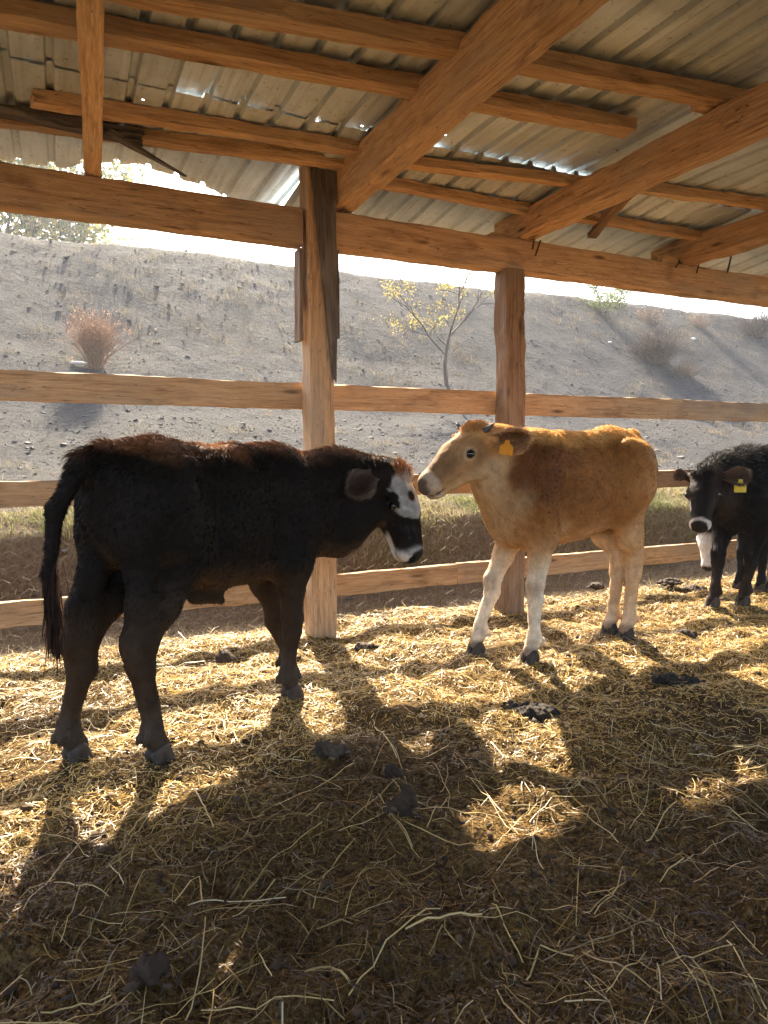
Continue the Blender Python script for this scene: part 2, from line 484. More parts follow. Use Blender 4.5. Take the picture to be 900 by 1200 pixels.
# rafters across the header, on towards (and past) the camera
timber('rafter', (-1.165, 0.16, 2.53), (-1.44, -5.6, 2.535), 0.080, 0.145, 'wood', rough=0.004)
timber('rafter', (0.165, 0.05, 2.575), (0.105, -5.6, 2.580), 0.135, 0.205, 'wood', rough=0.007, wane=0.20)
timber('rafter', (1.44, 0.22, 2.545), (1.42, -5.6, 2.565), 0.135, 0.170, 'wood_mid', rough=0.009, wane=0.28)
timber('rafter', (2.90, 0.25, 2.545), (2.87, -5.6, 2.555), 0.135, 0.180, 'wood_mid', rough=0.009, wane=0.25)
timber('rafter', (4.35, 0.20, 2.545), (4.30, -5.6, 2.555), 0.135, 0.170, 'wood', rough=0.006, wane=0.15)
timber('rafter', (-2.75, 0.20, 2.535), (-2.75, -5.6, 2.545), 0.125, 0.150, 'wood', rough=0.006)
# purlins lie on the rafters under the sheets
PZc = 2.672
def purlin(s0, t0, s1, t1, w=0.075, h=0.062, mat='wood', z=PZc, **kw):
    kw.setdefault('rough', 0.006); kw.setdefault('wane', 0.15)
    return timber('purlin', (s0, t0, z), (s1, t1, z), w, h, mat, **kw)
purlin(-3.2, -0.76, 1.22, -1.19, 0.095, 0.066, bow=0.01)
purlin(-3.2, -0.99, 1.62, -1.60, 0.095, 0.066, bow=-0.01)
purlin(1.30, -1.52, 5.2, -1.75, 0.09, 0.064)
purlin(-1.40, -0.27, 0.16, -0.40, 0.075, 0.060, ragged=0.05)
purlin(-3.2, 0.22, 0.10, -0.20, 0.075, 0.060)
purlin(0.30, -0.36, 1.56, -0.56, 0.065, 0.050, z=2.660)
purlin(0.22, -0.14, 1.56, -0.12, 0.065, 0.056, bow=0.008, z=2.622)
purlin(1.78, -0.60, 5.4, -1.02, 0.065, 0.056)
purlin(1.55, -0.15, 3.25, -0.20, 0.075, 0.054, z=2.622)
purlin(1.60, 0.44, 5.2, 0.42, 0.060, 0.045, z=2.553)
purlin(-3.2, -2.35, 5.2, -2.45, 0.09, 0.064)
purlin(-3.2, -3.60, 5.2, -3.65, 0.09, 0.064)
purlin(-3.2, -4.90, 5.2, -4.95, 0.09, 0.064)
# split pieces, rotten end, thin packing
timber('split_board', (-1.10, -0.14, 2.632), (-0.72, 0.05, 2.56), 0.05, 0.020, 'wood_grey', rough=0.006, taper=0.7, ragged=0.02)
timber('split_board', (-1.55, -0.12, 2.66), (-0.98, -0.10, 2.655), 0.06, 0.045, 'wood_grey', rough=0.012, ragged=0.06)
timber('split_board', (1.62, -0.86, 2.60), (2.05, 0.02, 2.585), 0.06, 0.030, 'wood_old', rough=0.01, ragged=0.04)
timber('packing_block', (1.20, 0.02, 2.475), (1.32, 0.02, 2.475), 0.06, 0.03, 'wood', rough=0.003)
timber('packing_block', (2.66, 0.0, 2.485), (2.80, -0.02, 2.475), 0.07, 0.05, 'wood', rough=0.004)

# corrugated roof sheets: every sheet a part
HOLES = [(-0.97, -0.40), (-0.42, -0.46), (-0.16, -0.50), (0.07, -0.53), (0.50, -0.62), (0.84, -0.66), (1.10, -2.1), (1.95, -1.72), (-1.9, -0.5), (0.62, -1.35), (0.78, -1.42)]
def sheet_mesh(s0, s1, t_out, t_in, z, seed, ragged, dent, tilt):
    r = np.random.default_rng(seed)
    pitch = 0.165; rib = 0.042; hgt = 0.024
    sx = []; sz = []
    n = int(round((s1 - s0) / pitch))
    for i in range(n + 1):
        b = s0 + i * pitch
        for ds, dz in ((0, 0), (0.010, 1), (rib - 0.010, 1), (rib, 0)):
            sx.append(b + ds); sz.append(dz * hgt)
        if i < n:
            for f in (0.25, 0.5, 0.75):
                sx.append(b + rib + (pitch - rib) * f); sz.append(-0.0015 if f != 0.5 else 0.002)
    tt = list(np.arange(t_in, t_out, 0.055)) + [t_out]
    holes = []
    for hs, ht in HOLES:
        if s0 < hs < s1 and t_in + 0.1 < ht < t_out - 0.1:
            # keep holes on the pan, away from the rib
            ph = (hs - s0) % pitch
            if ph < rib + 0.02: hs += rib + 0.03 - ph
            holes.append((hs, ht))
            sx += [hs - 0.006, hs + 0.006]; sz += [0, 0]; tt += [ht - 0.006, ht + 0.006]
    o = np.argsort(sx); sx = np.array(sx)[o]; sz = np.array(sz)[o]
    tt = np.array(sorted(tt))
    S, T = np.meshgrid(sx, tt)
    Z = np.tile(sz, (len(tt), 1))
    Z = Z + z + tilt * (T - t_in) + dent * fbm(S * 2.3, T * 2.3, 3, seed) + 0.4 * dent * fbm(S * 8, T * 8, 2, seed + 4)
    if ragged:
        base_e = np.full(len(sx), t_out) if t_out < 0 else None
        edge = np.interp(sx, [-4, -1.6, -1.31, -1.1, -0.92, -0.73, -0.45, -0.22, 0.02, 0.22, 0.85, 1.0, 6], [0.6, 0.6, 0.56, 0.42, 0.36, 0.42, 0.60, 0.82, 0.82, 0.56, 0.50, 0.46, 0.48]) + ragged * 0.35 * (fbm(sx * 1.9, sx * 0 + seed * 0.37, 2, 77) * 0.6 + 0.35 * vnoise(sx * 14, sx * 0, 78) - 0.25)
        if base_e is not None: edge = base_e - 0.02 * np.abs(vnoise(sx * 9, sx * 0, 78))
        T = np.where(T > edge[None], edge[None] + (T - edge[None]) * 0.02, T)
        Z = Z + np.clip(1 - (t_out - T) / 0.3, 0, 1) * 0.012 * fbm(S * 5, T * 2, 2, seed + 8)
    V = np.stack([S.ravel(), T.ravel(), Z.ravel()], -1)
    nx, ny = len(sx), len(tt)
    i = np.arange(nx * ny).reshape(ny, nx)
    Q = np.stack([i[:-1, :-1], i[:-1, 1:], i[1:, 1:], i[1:, :-1]], -1).reshape(-1, 4)
    c = V[Q].mean(1); keep = np.ones(len(Q), bool)
    for hs, ht in holes:
        keep &= ~((abs(c[:, 0] - hs) < 0.0055) & (abs(c[:, 1] - ht) < 0.0055))
    return mesh_np('roof_sheet', V, Q[keep], smooth=False)
ZS = 2.708
edge0 = {-4: 0.62, -3: 0.6, -2: 0.62}
k = 0
for i in range(-4, 6):
    a = -0.06 + i * 0.825 + 0.02
    b = a + 0.825
    crumple = a > 1.5
    # lower (outer) row, middle row lapped over it, back row
    lift = 0.004 if i % 2 else 0.0
    e = 0.90
    rows = ((e, -0.52, ZS + lift, 0.20 if i <= 0 else 0.08, 0.010 if crumple else 0.004, -0.125 if i >= 0 else -0.02),
            (-0.38, -2.75, ZS + (0.016 if i in (0, 1) else 0.007) + lift, 0.03, 0.007 if crumple else 0.003, 0.0),
            (-2.62, -5.75, ZS + 0.052 + lift, 0.0, 0.003, 0.0))
    for (to, ti, z, rg, dn, tl) in rows:
        k += 1
        link('roof_sheet', sheet_mesh(a - 0.02, b + 0.03, to, ti, z, 300 + k, rg, dn, tl), M['metal'], shed)

# nails / spikes under the joints
for (s, t, z, l) in ((1.475, -0.07, 2.40, 0.20), (1.50, -0.068, 2.36, 0.10), (2.965, -0.07, 2.40, 0.14), (2.76, -0.06, 2.42, 0.05), (3.30, -0.06, 2.44, 0.16)):
    timber('nail', (s, t, z), (s + 0.03, t - 0.012, z + l), 0.008, 0.008, 'nail', rough=0.0005)

# wire netting between the two lower rails (hexagonal mesh of thin wire)
def wire_net(s0, s1, z0, z1, t):
    a = 0.052; segs = []
    dz = a * 1.5; dsx = a * math.sqrt(3)
    nz = int((z1 - z0) / dz)
    for j in range(nz + 1):
        for i in range(int((s1 - s0) / dsx) + 1):
            cx = s0 + i * dsx + (dsx / 2 if j % 2 else 0); cz = z0 + j * dz
            segs.append(((cx, cz), (cx, cz + a)))
            segs.append(((cx, cz + a), (cx + dsx / 2, cz + 1.5 * a)))
            segs.append(((cx, cz + a), (cx - dsx / 2, cz + 1.5 * a)))
    A = np.array(segs)
    A = A[np.random.default_rng(2).random(len(A)) > 0.35]
    n = len(A)
    def warp(p):
        s = p[:, 0]; z = p[:, 1]
        return np.stack([s + 0.05 * vnoise(s * 3, z * 3, 5), t + 0.03 * vnoise(s * 2, z * 4, 6), z + 0.05 * vnoise(s * 3, z * 3, 7)], -1)
    p = warp(A[:, 0]); q = warp(A[:, 1])
    d = q - p; d /= np.linalg.norm(d, axis=1)[:, None]
    n1 = np.cross(d, np.array([0, 1, 0])); n1 /= np.linalg.norm(n1, axis=1)[:, None]
    n2 = np.cross(d, n1)
    r = 0.0008
    V = []
    for e in (p, q):
        for ang in (0, 120, 240):
            V.append(e + r * (math.cos(math.radians(ang)) * n1 + math.sin(math.radians(ang)) * n2))
    V = np.stack(V, 1).reshape(-1, 3)
    b = np.arange(n)[:, None] * 6
    Q = np.concatenate([b + np.array([[0, 1, 4, 3]]), b + np.array([[1, 2, 5, 4]]), b + np.array([[2, 0, 3, 5]])])
    me = mesh_np('wire_netting', V, Q, smooth=True)
    o = link('wire_netting', me, M['wire'], shed)
    return o
tag(wire_net(-3.2, 4.6, -0.02, 0.86, 0.15), kind='stuff')
# ------------------------------------------------------------------ calves: one continuous skin each, grown from smooth-blended volumes
def nrm(v):
    v = np.asarray(v, float); return v / np.linalg.norm(v)

class Field:
    def __init__(self): self.pr = []
    def cone(self, a, ra, b, rb, k=0.03, sq=1.0): self.pr.append(('c', np.array(a, float), ra, np.array(b, float), rb, k, sq))
    def ell(self, c, r, k=0.03, R=None): self.pr.append(('e', np.array(c, float), np.array(r, float), R, None, k, 1))
    def cut(self, c, r, k=0.01, R=None): self.pr.append(('x', np.array(c, float), np.array(r, float), R, None, k, 1))
    def build(self, h):
        lo = np.full(3, 1e9); hi = -lo
        boxes = []
        for p in self.pr:
            if p[0] == 'c':
                m = max(p[2], p[4]) * max(1, p[6])
                l = np.minimum(p[1], p[3]) - m; u = np.maximum(p[1], p[3]) + m
            else:
                m = p[2].max() if p[3] is not None else p[2]
                l = p[1] - m; u = p[1] + m
            boxes.append((l, u))
            if p[0] != 'x': lo = np.minimum(lo, l); hi = np.maximum(hi, u)
        lo = lo - 4 * h; hi = hi + 4 * h
        n = np.ceil((hi - lo) / h).astype(int) + 1
        F = np.full(n, 0.5, np.float32)
        ax = [lo[i] + h * np.arange(n[i]) for i in range(3)]
        for p, (l, u) in zip(self.pr, boxes):
            k = p[5]; mg = k + 3 * h
            a = np.clip(np.floor((l - mg - lo) / h).astype(int), 0, n - 1); b = np.clip(np.ceil((u + mg - lo) / h).astype(int) + 1, 1, n)
            X = ax[0][a[0]:b[0], None, None]; Y = ax[1][None, a[1]:b[1], None]; Z = ax[2][None, None, a[2]:b[2]]
            if p[0] == 'c':
                A, ra, B, rb, sq = p[1], p[2], p[3], p[4], p[6]
                d = B - A; dd = d @ d + 1e-12
                t = np.clip(((X - A[0]) * d[0] + (Y - A[1]) * d[1] + (Z - A[2]) * d[2]) / dd, 0, 1)
                ex = X - A[0] - t * d[0]; ey = (Y - A[1] - t * d[1]) / sq; ez = Z - A[2] - t * d[2]
                D = np.sqrt(ex * ex + ey * ey + ez * ez) - (ra + (rb - ra) * t)
            else:
                c, r, R = p[1], p[2], p[3]
                ex = X - c[0]; ey = Y - c[1]; ez = Z - c[2]
                if R is not None:
                    ex, ey, ez = (R[0, 0] * ex + R[1, 0] * ey + R[2, 0] * ez, R[0, 1] * ex + R[1, 1] * ey + R[2, 1] * ez, R[0, 2] * ex + R[1, 2] * ey + R[2, 2] * ez)
                k0 = np.sqrt((ex / r[0]) ** 2 + (ey / r[1]) ** 2 + (ez / r[2]) ** 2)
                k1 = np.sqrt((ex / r[0] ** 2) ** 2 + (ey / r[1] ** 2) ** 2 + (ez / r[2] ** 2) ** 2) + 1e-9
                D = k0 * (k0 - 1.0) / k1
            sl = (slice(a[0], b[0]), slice(a[1], b[1]), slice(a[2], b[2]))
            f = F[sl]
            if p[0] == 'x':
                D = -D
                hh = np.clip(0.5 - 0.5 * (D - f) / -k * -1, 0, 1) if False else np.clip(0.5 + 0.5 * (D - f) / k, 0, 1)
                F[sl] = f * (1 - hh) + D * hh + k * hh * (1 - hh)
            else:
                hh = np.clip(0.5 + 0.5 * (f - D) / k, 0, 1)
                F[sl] = f * (1 - hh) + D * hh - k * hh * (1 - hh)
        return surface_nets(F, lo, h)

def surface_nets(F, lo, h):
    n = np.array(F.shape) - 1
    S = F < 0
    cnt = np.zeros(n, np.int8)
    for dx in (0, 1):
        for dy in (0, 1):
            for dz in (0, 1):
                cnt += S[dx:dx + n[0], dy:dy + n[1], dz:dz + n[2]]
    act = (cnt > 0) & (cnt < 8)
    I = np.argwhere(act)
    idx = np.full(n, -1, np.int32); idx[act] = np.arange(len(I))
    acc = np.zeros((len(I), 3)); w = np.zeros(len(I))
    for ax in range(3):
        for a in (0, 1):
            for b in (0, 1):
                o = [0, 0, 0]; o[(ax + 1) % 3] = a; o[(ax + 2) % 3] = b
                q = list(o); q[ax] = 1
                f0 = F[I[:, 0] + o[0], I[:, 1] + o[1], I[:, 2] + o[2]]
                f1 = F[I[:, 0] + q[0], I[:, 1] + q[1], I[:, 2] + q[2]]
                m = (f0 < 0) != (f1 < 0)
                t = np.where(m, f0 / np.where(m, f0 - f1, 1), 0)
                P = np.tile(np.array(o, float), (len(I), 1)); P[:, ax] += t
                acc[m] += P[m]; w[m] += 1
    V = (I + acc / w[:, None]) * h + lo
    quads = []
    for ax in range(3):
        u, v = (ax + 1) % 3, (ax + 2) % 3
        s0 = [slice(None)] * 3; s1 = [slice(None)] * 3
        s0[ax] = slice(0, -1); s1[ax] = slice(1, None)
        A = S[tuple(s0)]; B = S[tuple(s1)]
        E = np.argwhere(A != B)
        ok = (E[:, u] > 0) & (E[:, v] > 0) & (E[:, u] < n[u]) & (E[:, v] < n[v])
        E = E[ok]
        ins = A[E[:, 0], E[:, 1], E[:, 2]]
        def at(du, dv):
            e = E.copy(); e[:, u] += du; e[:, v] += dv
            return idx[e[:, 0], e[:, 1], e[:, 2]]
        q = np.stack([at(-1, -1), at(0, -1), at(0, 0), at(-1, 0)], -1)
        q = np.where(ins[:, None], q, q[:, ::-1])
        quads.append(q)
    return V, np.concatenate(quads)

def vert_normals(V, Q):
    a = V[Q[:, 2]] - V[Q[:, 0]]; b = V[Q[:, 3]] - V[Q[:, 1]]
    fn = np.cross(a, b); N = np.zeros_like(V)
    for i in range(4): np.add.at(N, Q[:, i], fn)
    return N / (np.linalg.norm(N, axis=1)[:, None] + 1e-12), np.linalg.norm(fn, axis=1) * 0.5

def fur_mesh(V, Q, C, n, flow, length, r, width=0.0011, lift=0.35, dens=None, clump=0.3):
    """n hair strands: tapered three-face blades that lie along flow(P) and stand off the skin"""
    N, area = vert_normals(V, Q)
    wgt = area.copy()
    if dens is not None: wgt = wgt * dens(V[Q].mean(1))
    fi = r.choice(len(Q), n, p=wgt / wgt.sum())
    u = r.random((n, 1)); v = r.random((n, 1))
    q = Q[fi]
    def lerp(A): return (A[q[:, 0]] * (1 - u) + A[q[:, 1]] * u) * (1 - v) + (A[q[:, 3]] * (1 - u) + A[q[:, 2]] * u) * v
    P = lerp(V); Nn = lerp(N); Nn /= np.linalg.norm(Nn, axis=1)[:, None] + 1e-9; Cc = lerp(C)
    f = flow(P)
    # clumping: nearby hairs lean alike
    cl = np.stack([vnoise(P[:, 0] * 28 + P[:, 1] * 19, P[:, 2] * 28 + P[:, 1] * 13, 3), vnoise(P[:, 0] * 25 - P[:, 1] * 21, P[:, 2] * 30, 4), vnoise(P[:, 0] * 30, P[:, 2] * 24 + P[:, 1] * 26, 5)], -1)
    f = f + clump * cl + 0.22 * r.normal(size=(n, 3))
    f -= (f * Nn).sum(1)[:, None] * Nn
    f /= np.linalg.norm(f, axis=1)[:, None] + 1e-9
    L = (length(P) * (0.55 + 0.9 * r.random(n)))[:, None]
    lf = (lift * (0.6 + 0.8 * r.random(n)))[:, None]
    d0 = f * (1 - lf * 0.4) + Nn * (lf + 0.25); d0 /= np.linalg.norm(d0, axis=1)[:, None]
    d1 = f + Nn * lf * 0.6 + np.array([0, 0, -0.12]); d1 /= np.linalg.norm(d1, axis=1)[:, None]
    side = np.cross(d0, r.normal(size=(n, 3))); side /= np.linalg.norm(side, axis=1)[:, None] + 1e-9
    w = width * (0.7 + 0.6 * r.random((n, 1)))
    b = P - Nn * 0.003
    m = b + d0 * L * 0.5; t = m + d1 * L * 0.5
    W = np.stack([b - side * w, b + side * w, m + side * w * 0.75, m - side * w * 0.75, t], 1).reshape(-1, 3)
    i = np.arange(n)[:, None] * 5
    col = np.clip(Cc * (0.55 + 0.85 * r.random((n, 1))) * (1 + 0.25 * cl[:, :1]), 0, 1)
    return mesh_np('fur', W, i + np.array([[0, 1, 2, 3]]), i + np.array([[3, 2, 4]]), True, np.repeat(col, 5, 0))

def hoof_mesh(s):
    f = Field()
    for y in (-1, 1):
        f.cone((0.0, 0.024 * y, 0.060), 0.030, (0.030, 0.023 * y, 0.014), 0.023, 0.006)
        f.cone((-0.022, 0.022 * y, 0.040), 0.024, (-0.018, 0.022 * y, 0.012), 0.022, 0.008)
        f.cone((0.020, 0.023 * y, 0.012), 0.020, (0.052, 0.016 * y, 0.004), 0.010, 0.012)
    f.cut((0, 0, -0.25), (0.5, 0.5, 0.25), 0.003)
    f.cut((0.055, 0, 0.01), (0.055, 0.0045, 0.045), 0.003)
    V, Q = f.build(0.0045)
    return mesh_np('hoof', V * s, Q)

def ear_mesh(L, W, cup, cols, fold=0.0):
    """cupped leaf with thickness; grows along +x, hollow side +z"""
    nu, nv = 25, 9
    u = np.linspace(0, 1, nu)[:, None]; v = np.linspace(-1, 1, nv)[None]
    k = np.clip(u / 0.55, 0, 1); k = k * k * (3 - 2 * k)
    prof = np.where(u < 0.55, 0.42 + 0.58 * k, np.sqrt(np.clip(1 - ((u - 0.55) / 0.452) ** 2, 0, 1)))
    X = L * u + 0 * v; Y = W * v * prof; Zt = cup * W * prof * (v ** 2) + 0.10 * L * u ** 2 - fold * L * u * (v > 0) * v
    top = np.stack([X, Y + 0 * X, Zt + 0.005 * (1 - v ** 2) * 0], -1)
    bot = top - np.array([0, 0, 0.007]) * (1 - 0.8 * np.abs(v))[..., None] - np.array([0, 0, 0.0012])
    V = np.concatenate([top.reshape(-1, 3), bot.reshape(-1, 3)])
    i = np.arange(nu * nv).reshape(nu, nv); o = nu * nv
    Q = [np.stack([i[:-1, :-1], i[1:, :-1], i[1:, 1:], i[:-1, 1:]], -1).reshape(-1, 4)]
    Q.append(Q[0][:, ::-1] + o)
    rim = np.concatenate([i[0, :], i[1:, -1], i[-1, -2::-1], i[-2:0:-1, 0]])
    rn = np.roll(rim, -1)
    Q.append(np.stack([rim, rim + o, rn + o, rn], -1))
    inner, outer = cols
    ed = np.clip(np.maximum(np.abs(v) ** 4 + 0 * u, (u ** 10) + 0 * v), 0, 1).reshape(-1, 1)  # light rim and dark hollow are painted into the ear colour
    C = np.concatenate([np.array(inner)[None] * ((0.45 + 0.5 * np.abs(v) ** 2 + 0 * u).reshape(-1, 1) * (1 - ed)) + (np.array(outer) * min(1.8, 0.62 / max(outer)))[None] * ed, np.tile(outer, (nu * nv, 1))])
    return V, np.concatenate(Q), C

def tag_mesh(w, h):
    """flag-shaped ear tag: neck, sloping shoulders, square plate"""
    o = [(-0.16, 0.5), (0.16, 0.5), (0.18, 0.28), (0.46, 0.10), (0.5, 0.04), (0.5, -0.46), (0.46, -0.5), (-0.46, -0.5), (-0.5, -0.46), (-0.5, 0.04), (-0.46, 0.10), (-0.18, 0.28)]
    n = len(o); t = 0.0011
    V = [(x * w, -t, y * h) for x, y in o] + [(x * w, t, y * h) for x, y in o]
    me = bpy.data.meshes.new('ear_tag')
    F = [tuple(range(n))[::-1], tuple(range(n, 2 * n))] + [(i, (i + 1) % n, n + (i + 1) % n, n + i) for i in range(n)]
    me.from_pydata(V, [], [f for f in F]); me.update()
    return me

def uv_ball(r, nu=16, nv=10, sx=1, sy=1, sz=1):
    V = [(0, 0, r * sz)]
    for j in range(1, nv):
        a = math.pi * j / nv
        for i in range(nu):
            b = 2 * math.pi * i / nu
            V.append((r * sx * math.sin(a) * math.cos(b), r * sy * math.sin(a) * math.sin(b), r * sz * math.cos(a)))
    V.append((0, 0, -r * sz)); V = np.array(V)
    Q = []; T = []
    for i in range(nu): T.append((0, 1 + i, 1 + (i + 1) % nu))
    for j in range(nv - 2):
        for i in range(nu):
            a = 1 + j * nu + i; b = 1 + j * nu + (i + 1) % nu
            Q.append((a, a + nu, b + nu, b))
    e = len(V) - 1; s = 1 + (nv - 2) * nu
    for i in range(nu): T.append((e, s + (i + 1) % nu, s + i))
    return V, np.array(Q), np.array(T)

def make_calf(spec):
    S = spec['height']; org = np.array([*spec['origin'], 0.0]); h2 = nrm(spec['heading'])
    ang = math.atan2(h2[1], h2[0]); ca, sa = math.cos(ang), math.sin(ang)
    def loc(p):
        d = np.asarray(p, float) - org; return np.array([ca * d[0] + sa * d[1], -sa * d[0] + ca * d[1], d[2]])
    def locv(d): return np.array([ca * d[0] + sa * d[1], -sa * d[0] + ca * d[1], d[2]])
    root = empty('calf', org, ang)
    r = np.random.default_rng(spec['seed'])
    f = Field(); G = spec.get('girth', 1.0); xs_ = spec.get('long', 1.0)
    sh_ = spec.get('shift', 0.0)
    def U(x, y, z): return np.array([(x * xs_ + sh_) * S, y * S, z * S])
    e = lambda c, rr, k=0.05: f.ell(U(*c), np.array(rr) * S, k * S)
    c_ = lambda a, ra, b, rb, k=0.04, sq=1.0: f.cone(U(*a), ra * S, U(*b), rb * S, k * S, sq)
    # trunk
    e((0.06, 0, 0.715), (0.40, 0.175 * G, 0.235), 0.05)
    e((-0.12, 0, 0.712), (0.33, 0.190 * G, 0.195), 0.06)
    e((0.26, 0, 0.730), (0.20, 0.150 * G, 0.245), 0.06)
    e((0.37, 0, 0.640), (0.13, 0.115 * G, 0.150), 0.06)
    c_((0.27, 0, 0.925), 0.062, (0.05, 0, 0.905), 0.070, 0.05)
    c_((0.05, 0, 0.905), 0.070, (-0.30, 0, 0.935), 0.062, 0.05)
    c_((-0.30, 0, 0.935), 0.060, (-0.50, 0, 0.930), 0.050, 0.05)
    e((-0.38, 0, 0.800), (0.185, 0.150 * G, 0.190), 0.06)
    for y in (-1, 1):
        c_((-0.29, 0.138 * y, 0.918), 0.034, (-0.37, 0.12 * y, 0.87), 0.060, 0.05)
        c_((-0.36, 0.12 * y, 0.87), 0.070, (-0.525, 0.062 * y, 0.885), 0.046, 0.05)
        f.cut(U(-0.19, 0.235 * y * G, 0.86), np.array((0.085, 0.075, 0.06)) * S, 0.05 * S)
        c_((0.24, 0.075 * y, 0.93), 0.045, (0.36, 0.120 * y * G, 0.70), 0.080, 0.05)
        f.cut(U(0.155, 0.215 * y * G, 0.70), np.array((0.035, 0.05, 0.15)) * S, 0.05 * S)
        f.cut(U(-0.435, 0.185 * y, 0.875), np.array((0.050, 0.06, 0.045)) * S, 0.04 * S)
        f.cut(U(-0.225, 0.225 * y * G, 0.60), np.array((0.045, 0.05, 0.12)) * S, 0.05 * S)
        c_((0.15, 0.055 * y, 0.945), 0.024, (0.30, 0.05 * y, 0.945), 0.030, 0.03)
    # tail
    tl = spec.get('tail', [(-0.52, 0, 0.955), (-0.585, 0, 0.90), (-0.605, 0, 0.75), (-0.60, 0, 0.50)])
    tr = (0.036, 0.030, 0.024, 0.019, 0.017)
    for i in range(len(tl) - 1): c_(tl[i], tr[i], tl[i + 1], tr[i + 1], 0.025)
    # legs
    hooves = []
    for li, (kind, hx, hy, side) in enumerate(spec['legs']):
        fx, fy = hx / S, hy / S; ho = spec.get('hock', {}).get(li, (0, 0))
        if kind == 'f':
            sh = np.array([0.345, 0.105 * side * G, 0.69]); el = np.array([0.27, 0.110 * side * G, 0.545])
            fet = np.array([fx - 0.020, fy, 0.100]); kn = el + (fet - el) * ((0.545 - 0.305) / 0.445); kn[0] += 0.012; kn[2] = 0.305
            sh2 = sh.copy(); 
            def X(p): return np.array([p[0] * S * 1.0, p[1] * S, p[2] * S])
            sh[0] = sh[0] * xs_ + sh_; el[0] = el[0] * xs_ + sh_; kn = el + (fet - el) * ((0.545 - 0.305) / 0.445); kn[0] += 0.012; kn[2] = 0.305
            lf_ = spec.get('leg', (1.0, 1.0))[0]
            C = lambda a, ra, b, rb, k=0.03: f.cone(X(a), ra * S * lf_, X(b), rb * S * lf_, k * S)
            C(sh, 0.085, el, 0.080, 0.05)
            mid = el + (kn - el) * 0.45
            C(el, 0.070, mid, 0.051, 0.04); C(mid, 0.051, kn + [0, 0, 0.03], 0.040, 0.02)
            C(kn + [0.004, 0, 0.025], 0.043, kn + [0.003, 0, -0.025], 0.039, 0.02)
            C(kn + [0, 0, -0.03], 0.035, fet + [0, 0, 0.045], 0.029, 0.02)
            C(fet + [-0.004, 0, 0.015], 0.036, fet + [0, 0, -0.005], 0.035, 0.018)
            C(fet, 0.032, np.array([fx + 0.004, fy, 0.055]), 0.031, 0.015)
        else:
            hip = np.array([-0.37 * xs_ + sh_, 0.105 * side * G, 0.79]); 
            sti = np.array([-0.280 * xs_ + sh_ + 0.20 * (fx + 0.42 * xs_ - sh_), 0.130 * side * G, 0.635])
            hk = np.array([fx - 0.055 + ho[0], fy * 0.92 + ho[1], 0.365]); fet = np.array([fx - 0.022, fy, 0.100])
            def X(p): return np.array([p[0] * S, p[1] * S, p[2] * S])
            lf_ = spec.get('leg', (1.0, 1.0))[1]
            C = lambda a, ra, b, rb, k=0.03: f.cone(X(a), ra * S, X(b), rb * S, k * S)
            C(hip, 0.120, (hip + sti) / 2, 0.102, 0.05); C((hip + sti) / 2, 0.094, sti, 0.068, 0.05)
            but = np.array([hip[0] - 0.080, hip[1] * 0.95, 0.72])
            C(hip + [-0.06, 0, 0.03], 0.085, but, 0.080, 0.05)
            C = lambda a, ra, b, rb, k=0.03: f.cone(X(a), ra * S * lf_, X(b), rb * S * lf_, k * S)
            gk = sti + (hk - sti) * 0.55
            C(but, 0.052, hk + [0.018, 0, 0.130], 0.044, 0.05)
            C(hk + [0.020, 0, 0.130], 0.046, hk + [-0.016, 0, 0.020], 0.034, 0.04)
            C(sti, 0.060, gk, 0.047, 0.04); C(gk, 0.047, hk + [0.014, 0, 0.04], 0.044, 0.04)
            C(hk + [-0.026, 0, 0.035], 0.022, hk + [-0.016, 0, -0.02], 0.028, 0.03)
            C(hk + [0.012, 0, 0.03], 0.043, hk + [0.008, 0, -0.05], 0.037, 0.03)
            C(hk + [0.006, 0, -0.05], 0.036, fet + [0, 0, 0.045], 0.030, 0.03)
            C(fet + [-0.004, 0, 0.018], 0.035, fet + [0, 0, -0.005], 0.033, 0.018)
            C(fet, 0.033, np.array([fx + 0.004, fy, 0.055]), 0.032, 0.015)
        for y in (-1, 1):
            f.cone(X(fet + [-0.036, 0.018 * y, 0.0]), 0.011 * S, X(fet + [-0.042, 0.018 * y, -0.018]), 0.008 * S, 0.008 * S)
        hooves.append((hx, hy))
    # head
    poll = loc(spec['poll']); hf = nrm(locv(spec['face'])); hu = np.asarray(locv(spec['crown']), float)
    hu = nrm(hu - (hu @ hf) * hf); hl = np.cross(hu, hf)
    R = np.stack([hf, hl, hu], 1)
    hl_ = spec.get('muzzle', 0.90)
    def H(x, y, z): return poll + R @ (np.array([x * hl_ if x > 0 else x, y, z]) * S * spec.get('head', 1.0))
    hs = S * spec.get('head', 1.0)
    hwid = spec.get('headw', 1.0)
    he = lambda c, rr, k=0.02: f.ell(H(c[0], c[1] * hwid, c[2]), np.array(rr) * hs * np.array([1, hwid, 1]), k * hs, R)
    hc = lambda a, ra, b, rb, k=0.02: f.cone(H(*a), ra * hs, H(*b), rb * hs, k * hs)
    # neck
    nb = [U(0.30, 0, 0.80), U(0.36, 0, 0.70)]
    up = spec.get('neck', [0.5, 0.0])
    top = H(-0.01, 0, -0.050); thr = H(0.055, 0, -0.115)
    m1 = nb[0] + (top - nb[0]) * 0.5 + np.array([0, 0, 0.03 * S]); m2 = nb[1] + (thr - nb[1]) * 0.5 + np.array([0, 0, -0.01 * S])
    nr = spec.get('neck_r', 1.0)
    f.cone(nb[0], 0.150 * nr * S, m1, 0.108 * nr * S, 0.06 * S); f.cone(m1, 0.108 * nr * S, top, 0.078 * S, 0.05 * S)
    dw = spec.get('dewlap', 0.0)
    m2 = m2 + np.array([0, 0, -0.05 * dw * S])
